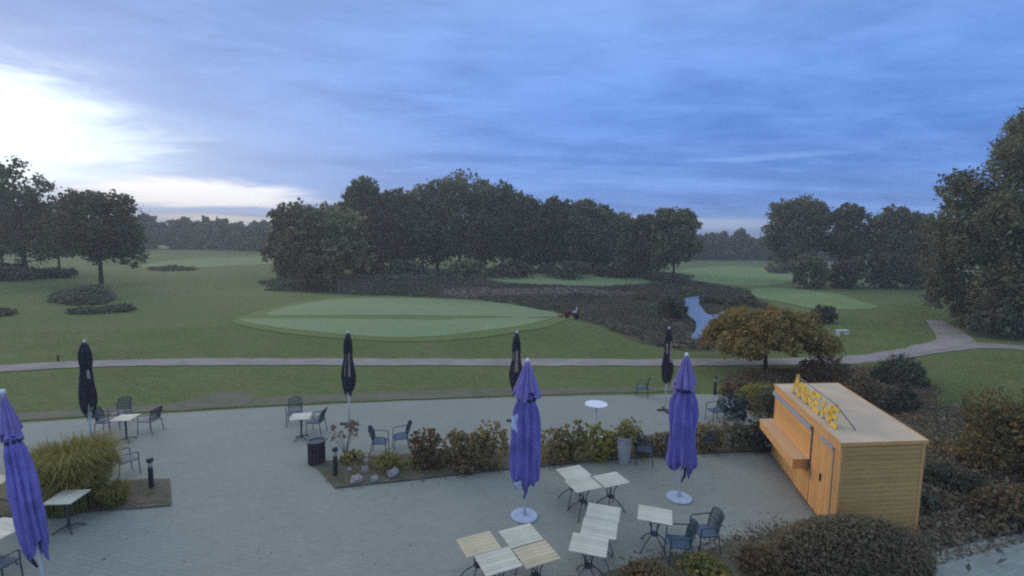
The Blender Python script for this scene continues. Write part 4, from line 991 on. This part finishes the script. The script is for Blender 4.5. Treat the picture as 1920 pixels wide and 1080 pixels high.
# ------------------------------------------------------------------ marsh vegetation and heather islands (nobody could count the plants)
def inpoly(P, poly):
    x, y = P[:, 0], P[:, 1]; c = np.zeros(len(P), bool); n = len(poly); j = n - 1
    for i in range(n):
        xi, yi = poly[i]; xj, yj = poly[j]
        c ^= ((yi > y) != (yj > y)) & (x < (xj - xi) * (y - yi) / (yj - yi + 1e-12) + xi); j = i
    return c
def scatter(pix, n, excl=(), ground=True):
    poly = [(GT(u, v) if ground else G(u, v))[:2] for u, v in pix]; A_ = np.array(poly); lo, hi = A_.min(0), A_.max(0); out = []
    ex = [[(G(u, v, -.9))[:2] for u, v in e] for e in excl]; tot = 0
    while tot < n:
        P = rng.uniform(lo, hi, (n * 3, 2)); k = inpoly(P, poly)
        for e in ex: k &= ~inpoly(P, e)
        P = P[k]; out.append(P); tot += len(P)
        if len(P) == 0: break
    return np.concatenate(out)[:n]
def tufts(name, label, pix, n, h, mat, per=7, leaf=.16, excl=(), cat=None, kind='stuff'):
    B = scatter(pix, n, excl); z = hgt(B[:, 0], B[:, 1])
    base = np.concatenate([B, z[:, None]], 1); nz = .5 + .5 * np.sin(B[:, 0] * .35 + 1.3) * np.sin(B[:, 1] * .45); hv = h * (.35 + .8 * nz) * rng.uniform(.6, 1.3, n)
    k = np.repeat(np.arange(n), per); P = base[k] + rng.normal(size=(len(k), 3)) * (.25, .25, .0); P[:, 2] += hv[k] * rng.uniform(.05, 1, len(k))
    ti = (.5 + .3 * np.sin(B[:, 0] * .5) * np.cos(B[:, 1] * .3) + rng.normal(0, .15, n))[k] + rng.normal(0, .15, len(k))
    o = link(name, leafmesh(name, P, leaf, tint=ti, aspect=2.2), MT[mat]); return tag(o, label, kind=kind)
WATER = [(1281, 558), (1326, 553), (1316, 568), (1334, 586), (1358, 584), (1362, 598), (1336, 606), (1328, 625), (1320, 650), (1288, 650), (1296, 622), (1298, 604), (1286, 590), (1279, 572)]
tufts('marsh_vegetation', 'brown heather and reeds filling the marsh round the pond', [(500, 545), (540, 532), (640, 520), (800, 518), (900, 524), (940, 534), (1100, 540), (1230, 534), (1290, 528), (1400, 545), (1440, 580), (1400, 640), (1330, 655), (1240, 650), (1150, 620), (1080, 592), (900, 562), (700, 553), (580, 548)], 9500, .32, 'reed', 8, .15, excl=[WATER])
tufts('marsh_vegetation', 'dark green sedge mixed through the marsh', [(500, 545), (540, 532), (640, 520), (800, 518), (900, 524), (940, 534), (1100, 540), (1230, 534), (1290, 528), (1400, 545), (1440, 580), (1400, 640), (1330, 655), (1240, 650), (1150, 620), (1080, 592), (900, 562), (700, 553), (580, 548)], 6500, .36, 'marshgreen', 8, .15, excl=[WATER])
tufts('marsh_vegetation', 'pale pinkish heather bank in the middle of the marsh', [(820, 548), (900, 544), (1100, 546), (1200, 552), (1150, 558), (1000, 556), (860, 560)], 1100, .42, 'pinkheath', 8, .18)
tufts('marsh_vegetation', 'dark sedge along the foot of the forest', [(640, 520), (800, 510), (900, 508), (1100, 511), (1240, 515), (1300, 520), (1280, 530), (1220, 526), (1100, 512), (940, 514), (900, 526), (700, 530)], 2200, .8, 'dark', 8, .26)
tufts('ground_cover', 'brown and grey perennials covering the garden right of the kiosk', [(1742, 772), (1900, 775), (2050, 800), (2100, 960), (1925, 1000), (1800, 1028), (1700, 1050), (1725, 950), (1740, 830)], 5200, .30, 'reed', 7, .055)
tufts('ground_cover', 'low brown green plants on the ground behind the kiosk', [(1360, 740), (1380, 706), (1500, 694), (1640, 690), (1735, 720), (1745, 800), (1720, 800), (1590, 712), (1455, 718), (1445, 800)], 4200, .28, 'hedge', 7, .06)
tufts('ground_cover', 'small leafy plants filling the middle bed', [(640, 905), (800, 893), (1160, 858), (1290, 850), (1290, 838), (1160, 838), (960, 850), (760, 862), (650, 872)], 1500, .16, 'mixed', 7, .04)
tufts('ground_cover', 'small leafy plants along the near edge of the terrace', [(1150, 1079), (1220, 1060), (1330, 1042), (1450, 1005), (1500, 990), (1500, 1100), (1150, 1120)], 2200, .14, 'mixed', 7, .032)
_mp = [(500, 545), (540, 532), (640, 520), (800, 518), (900, 524), (940, 536), (1100, 540), (1230, 534), (1290, 528), (1400, 545), (1440, 580), (1400, 640), (1330, 655), (1240, 650), (1150, 620), (1080, 592), (900, 562), (700, 553), (580, 548)]
patch('marsh_ground', _mp, MT['marshsoil'], .02, 'low brown green marsh ground round the pond', rings=30)
def island(label, pix, h, n, per=10):
    P = scatter(pix, n); c = P.mean(0); zc = float(hgt(c[0], c[1])); z = hgt(P[:, 0], P[:, 1]) - zc
    base = np.concatenate([P - c, z[:, None]], 1); k = np.repeat(np.arange(n), per); Q = base[k] + rng.normal(size=(len(k), 3)) * (.22, .22, 0); Q[:, 2] += h * rng.uniform(.02, 1, len(k)) * (.6 + .4 * np.sin(P[k, 0] * 1.1 + 2) * np.cos(P[k, 1] * .7))
    o = link('heather_island', leafmesh('heather_island', Q, .17, aspect=1.8), MT['dark'], None, (c[0], c[1], zc)); tag(o, label, 'heather')
island('large dark heather island in front of the left hand round tree', [(95, 566), (110, 556), (150, 552), (200, 554), (214, 563), (190, 571), (130, 573)], 1.3, 520)
island('long low heather strip below the large heather island', [(135, 586), (180, 580), (238, 579), (242, 584), (190, 588), (140, 590)], .45, 220)
island('small heather patch at the left edge of the lawn', [(-30, 590), (-5, 586), (25, 589), (10, 593), (-25, 595)], .5, 110)
island('thin dark heather strip on the far left fairway', [(275, 504), (330, 502), (370, 504), (365, 508), (290, 508)], .7, 260)
island('heather patch at the foot of the willow like tree', [(485, 530), (540, 526), (590, 532), (560, 541), (500, 538)], 1.0, 260)
for i, (u, v, w_, h_, lab) in enumerate(((1340, 566, 60, 24, 'rusty bush on the right bank of the pond'), (1390, 575, 70, 30, 'brown bush between pond and orange tree'), (1260, 596, 60, 44, 'dark green bush on the left bank of the pond'), (1215, 560, 70, 22, 'brown reed bush in the marsh beyond the mower'), (1300, 545, 80, 16, 'brown bush at the far end of the pond'), (1545, 600, 50, 30, 'dark bush behind the right side of the orange tree'))):
    shrub(lab, u, v + 6, w_, h_, ('treeb', 'treeb', 'dark', 'treeb', 'treeb', 'dark')[i], 1800, .17, name='bush', ground='t', cat='bush', stems=False, hh=h_ * .055)

# rough grass tufts on the nearer lawn and weeds at the terrace edge
def grasstuft(name, label, pix, n, h, lw, mat='weed'):
    B = scatter(pix, n); z = hgt(B[:, 0], B[:, 1]); V = np.empty((n, 3, 3)); a = rng.uniform(0, 6.28, n); l = np.stack([np.cos(a), np.sin(a), 0 * a], 1) * lw
    hh = h * rng.uniform(.4, 1.2, n) * (.6 + .5 * np.sin(B[:, 0] * .8) * np.sin(B[:, 1] * 1.1)); p = np.concatenate([B, z[:, None]], 1)
    V[:, 0] = p - l; V[:, 1] = p + l; V[:, 2] = p + np.stack([rng.normal(0, .03, n), rng.normal(0, .03, n), hh], 1)
    me_ = bpy.data.meshes.new(name); me_.from_pydata(V.reshape(-1, 3).tolist(), [], np.arange(3 * n).reshape(-1, 3).tolist()); at = me_.attributes.new('tint', 'FLOAT', 'FACE'); at.data.foreach_set('value', np.clip(rng.normal(.45, .25, n) + .2 * np.sin(B[:, 0] * .6), 0, 1).astype(np.float32))
    tag(link(name, me_, MT[mat]), label, kind='stuff')
grasstuft('grass_tufts', 'rough grass between terrace and gravel path', [(-60, 790), (-60, 700), (160, 691), (700, 687), (1400, 688), (1360, 738), (1000, 742), (500, 762), (0, 793)], 30000, .04, .014)
grasstuft('grass_tufts', 'rough grass between gravel path and putting green', [(-100, 692), (-60, 620), (450, 612), (740, 640), (1060, 604), (1290, 650), (1330, 675), (700, 672), (160, 676)], 30000, .04, .025)
grasstuft('grass_tufts', 'rough grass right of the kiosk garden', [(1600, 680), (1720, 668), (1920, 662), (2050, 700), (1960, 790), (1760, 765), (1730, 730)], 22000, .08, .018)
grasstuft('grass_tufts', 'rough grass on the mound before the right hand trees', [(1560, 660), (1500, 600), (1650, 582), (1760, 560), (1840, 610), (1760, 640), (1660, 664)], 22000, .1, .04)
# fallen leaves on the paving near the beds and on the drive
def litter(label, pix, n, z, s, mat='brown'):
    B = scatter(pix, n, ground=False); P = np.concatenate([B, np.full((n, 1), z)], 1)
    me_ = leafmesh('fallen_leaves', P, s, aspect=1.3); co = np.empty(len(me_.vertices) * 3, np.float32); me_.vertices.foreach_get('co', co); co = co.reshape(-1, 3); co[:, 2] = z + np.abs(co[:, 2] - z) * .12; me_.vertices.foreach_set('co', co.reshape(-1)); tag(link('fallen_leaves', me_, MT[mat]), label, kind='stuff')
litter('fallen leaves on the soil of the left bed', [(60, 968), (230, 955), (320, 947), (316, 902), (230, 904)], 700, .06, .035)
litter('fallen leaves along the edge of the drive', [(1660, 1075), (1740, 1050), (1840, 1024), (1920, 1008), (1925, 1020), (1850, 1040), (1740, 1068)], 500, .062, .035)
litter('fallen leaves on the garden soil right of the kiosk', [(1700, 1040), (1740, 800), (1850, 790), (1960, 900), (1930, 1000)], 1600, .09, .04, 'mixed')
litter('fallen leaves scattered on the terrace paving', [(330, 960), (600, 930), (1100, 880), (1420, 870), (1480, 960), (1300, 1030), (850, 1075), (100, 1075)], 260, .008, .028)

# ------------------------------------------------------------------ ride-on mower on the far side of the green
mp_ = GT(1071, 598); z = float(hgt(mp_[0], mp_[1])) + .03
t = empty('ride_on_mower', (mp_[0], mp_[1], z), R(178), 'dark red ride-on mower parked at the right end of the near putting green', 'mower')
m = MB(); m.box((.32, 0, .52), (.62, .52, .34), bev=.06); m.box((.30, 0, .71), (.50, .42, .06), bev=.03); m.build('bonnet', MT['red'], t)
MB().box((-.22, 0, .42), (.80, .60, .14), bev=.04).build('chassis', MT['red'], t)
m = MB(); m.box((-.28, 0, .60), (.42, .44, .10), bev=.03); m.box((-.48, 0, .84), (.09, .42, .42), ry=R(-10), bev=.03); m.build('seat', MT['basegrey'], t)
for sx, r_ in ((.42, .20), (-.45, .27)):
    for s in (-1, 1):
        w_ = empty('wheel', (sx, s * .42, r_)); w_.parent = t; w_.rotation_euler = (math.pi / 2, 0, 0)
        MB().lathe([(r_ * .6, -.09), (r_ * .95, -.09), (r_, -.05), (r_, .05), (r_ * .95, .09), (r_ * .6, .09)], 18).build('tyre', MT['rubber'], w_)
        MB().lathe([(r_ * .1, -.06), (r_ * .6, -.05), (r_ * .6, .05), (r_ * .1, .06)], 14).build('rim', MT['basegrey'], w_)
MB().tube([(-.55, -.24, .45), (-.58, -.24, 1.25), (-.58, .24, 1.25), (-.55, .24, .45)], .028, 6).build('roll_bar', MT['red'], t)
m = MB(); m.tube([(.08, 0, .62), (-.06, 0, .90)], .02, 6); m.tube([(-.06 + .15 * math.cos(a) * .5, .16 * math.sin(a), .90 + .08 * math.cos(a)) for a in np.linspace(0, 2 * math.pi, 13)], .014, 5); m.build('steering_wheel', MT['rubber'], t)
m = MB(); m.box((.98, 0, .17), (.36, 1.15, .20), bev=.05); m.tube([(.6, .2, .4), (.98, .2, .22)], .025, 6); m.tube([(.6, -.2, .4), (.98, -.2, .22)], .025, 6); m.build('cutting_deck', MT['red'], t)

# low white bench beyond the orange tree
bp = GT(1579, 629); z = float(hgt(bp[0], bp[1])); t = empty('bench', (bp[0], bp[1], z), R(10), 'small white bench on the mound right of the orange tree', 'bench')
for i in range(3): MB().box((0, -.13 + .13 * i, .40), (.95, .11, .03)).build('slat', MT['white'], t)
for s in (-1, 1): MB().box((s * .38, 0, .19), (.05, .34, .38)).build('leg', MT['basegrey'], t)
# small marker post on the left lawn and a tee marker on the right
mp2 = GT(109, 678); t = empty('marker_post', (mp2[0], mp2[1], float(hgt(mp2[0], mp2[1]))), 0, 'short dark marker post beside the path on the left', 'post')
MB().lathe([(.035, -.1), (.035, .32), (.015, .35)], 8).build('post', MT['bollard'], t); MB().lathe([(.039, .22), (.039, .28)], 8).build('band', MT['red'], t)
mp3 = GT(1514, 541); t = empty('tee_marker', (mp3[0], mp3[1], float(hgt(mp3[0], mp3[1]))), 0, 'small pale orange tee marker before the right hand trees', 'marker')
MB().lathe([(.04, 0), (.04, .25)], 8).build('stake', MT['white'], t); MB().lathe([(.02, .25), (.13, .33), (.14, .42), (.05, .5)], 10).build('knob', MT['printt'], t, True)

# ------------------------------------------------------------------ haze
hm = bpy.data.materials.new('haze'); hm.use_nodes = True; t = hm.node_tree; t.nodes.clear()
pv = N(t, 'ShaderNodeVolumePrincipled'); pv.inputs['Color'].default_value = (.92, .92, .84, 1); pv.inputs['Density'].default_value = .0015; pv.inputs['Anisotropy'].default_value = .2
ou = N(t, 'ShaderNodeOutputMaterial'); t.links.new(pv.outputs[0], ou.inputs['Volume'])
MB().box((0, 430, 14), (1820, 960, 34)).build('haze', hm)
tag(bpy.data.objects['haze'], 'thin morning haze over the golf course', kind='stuff')
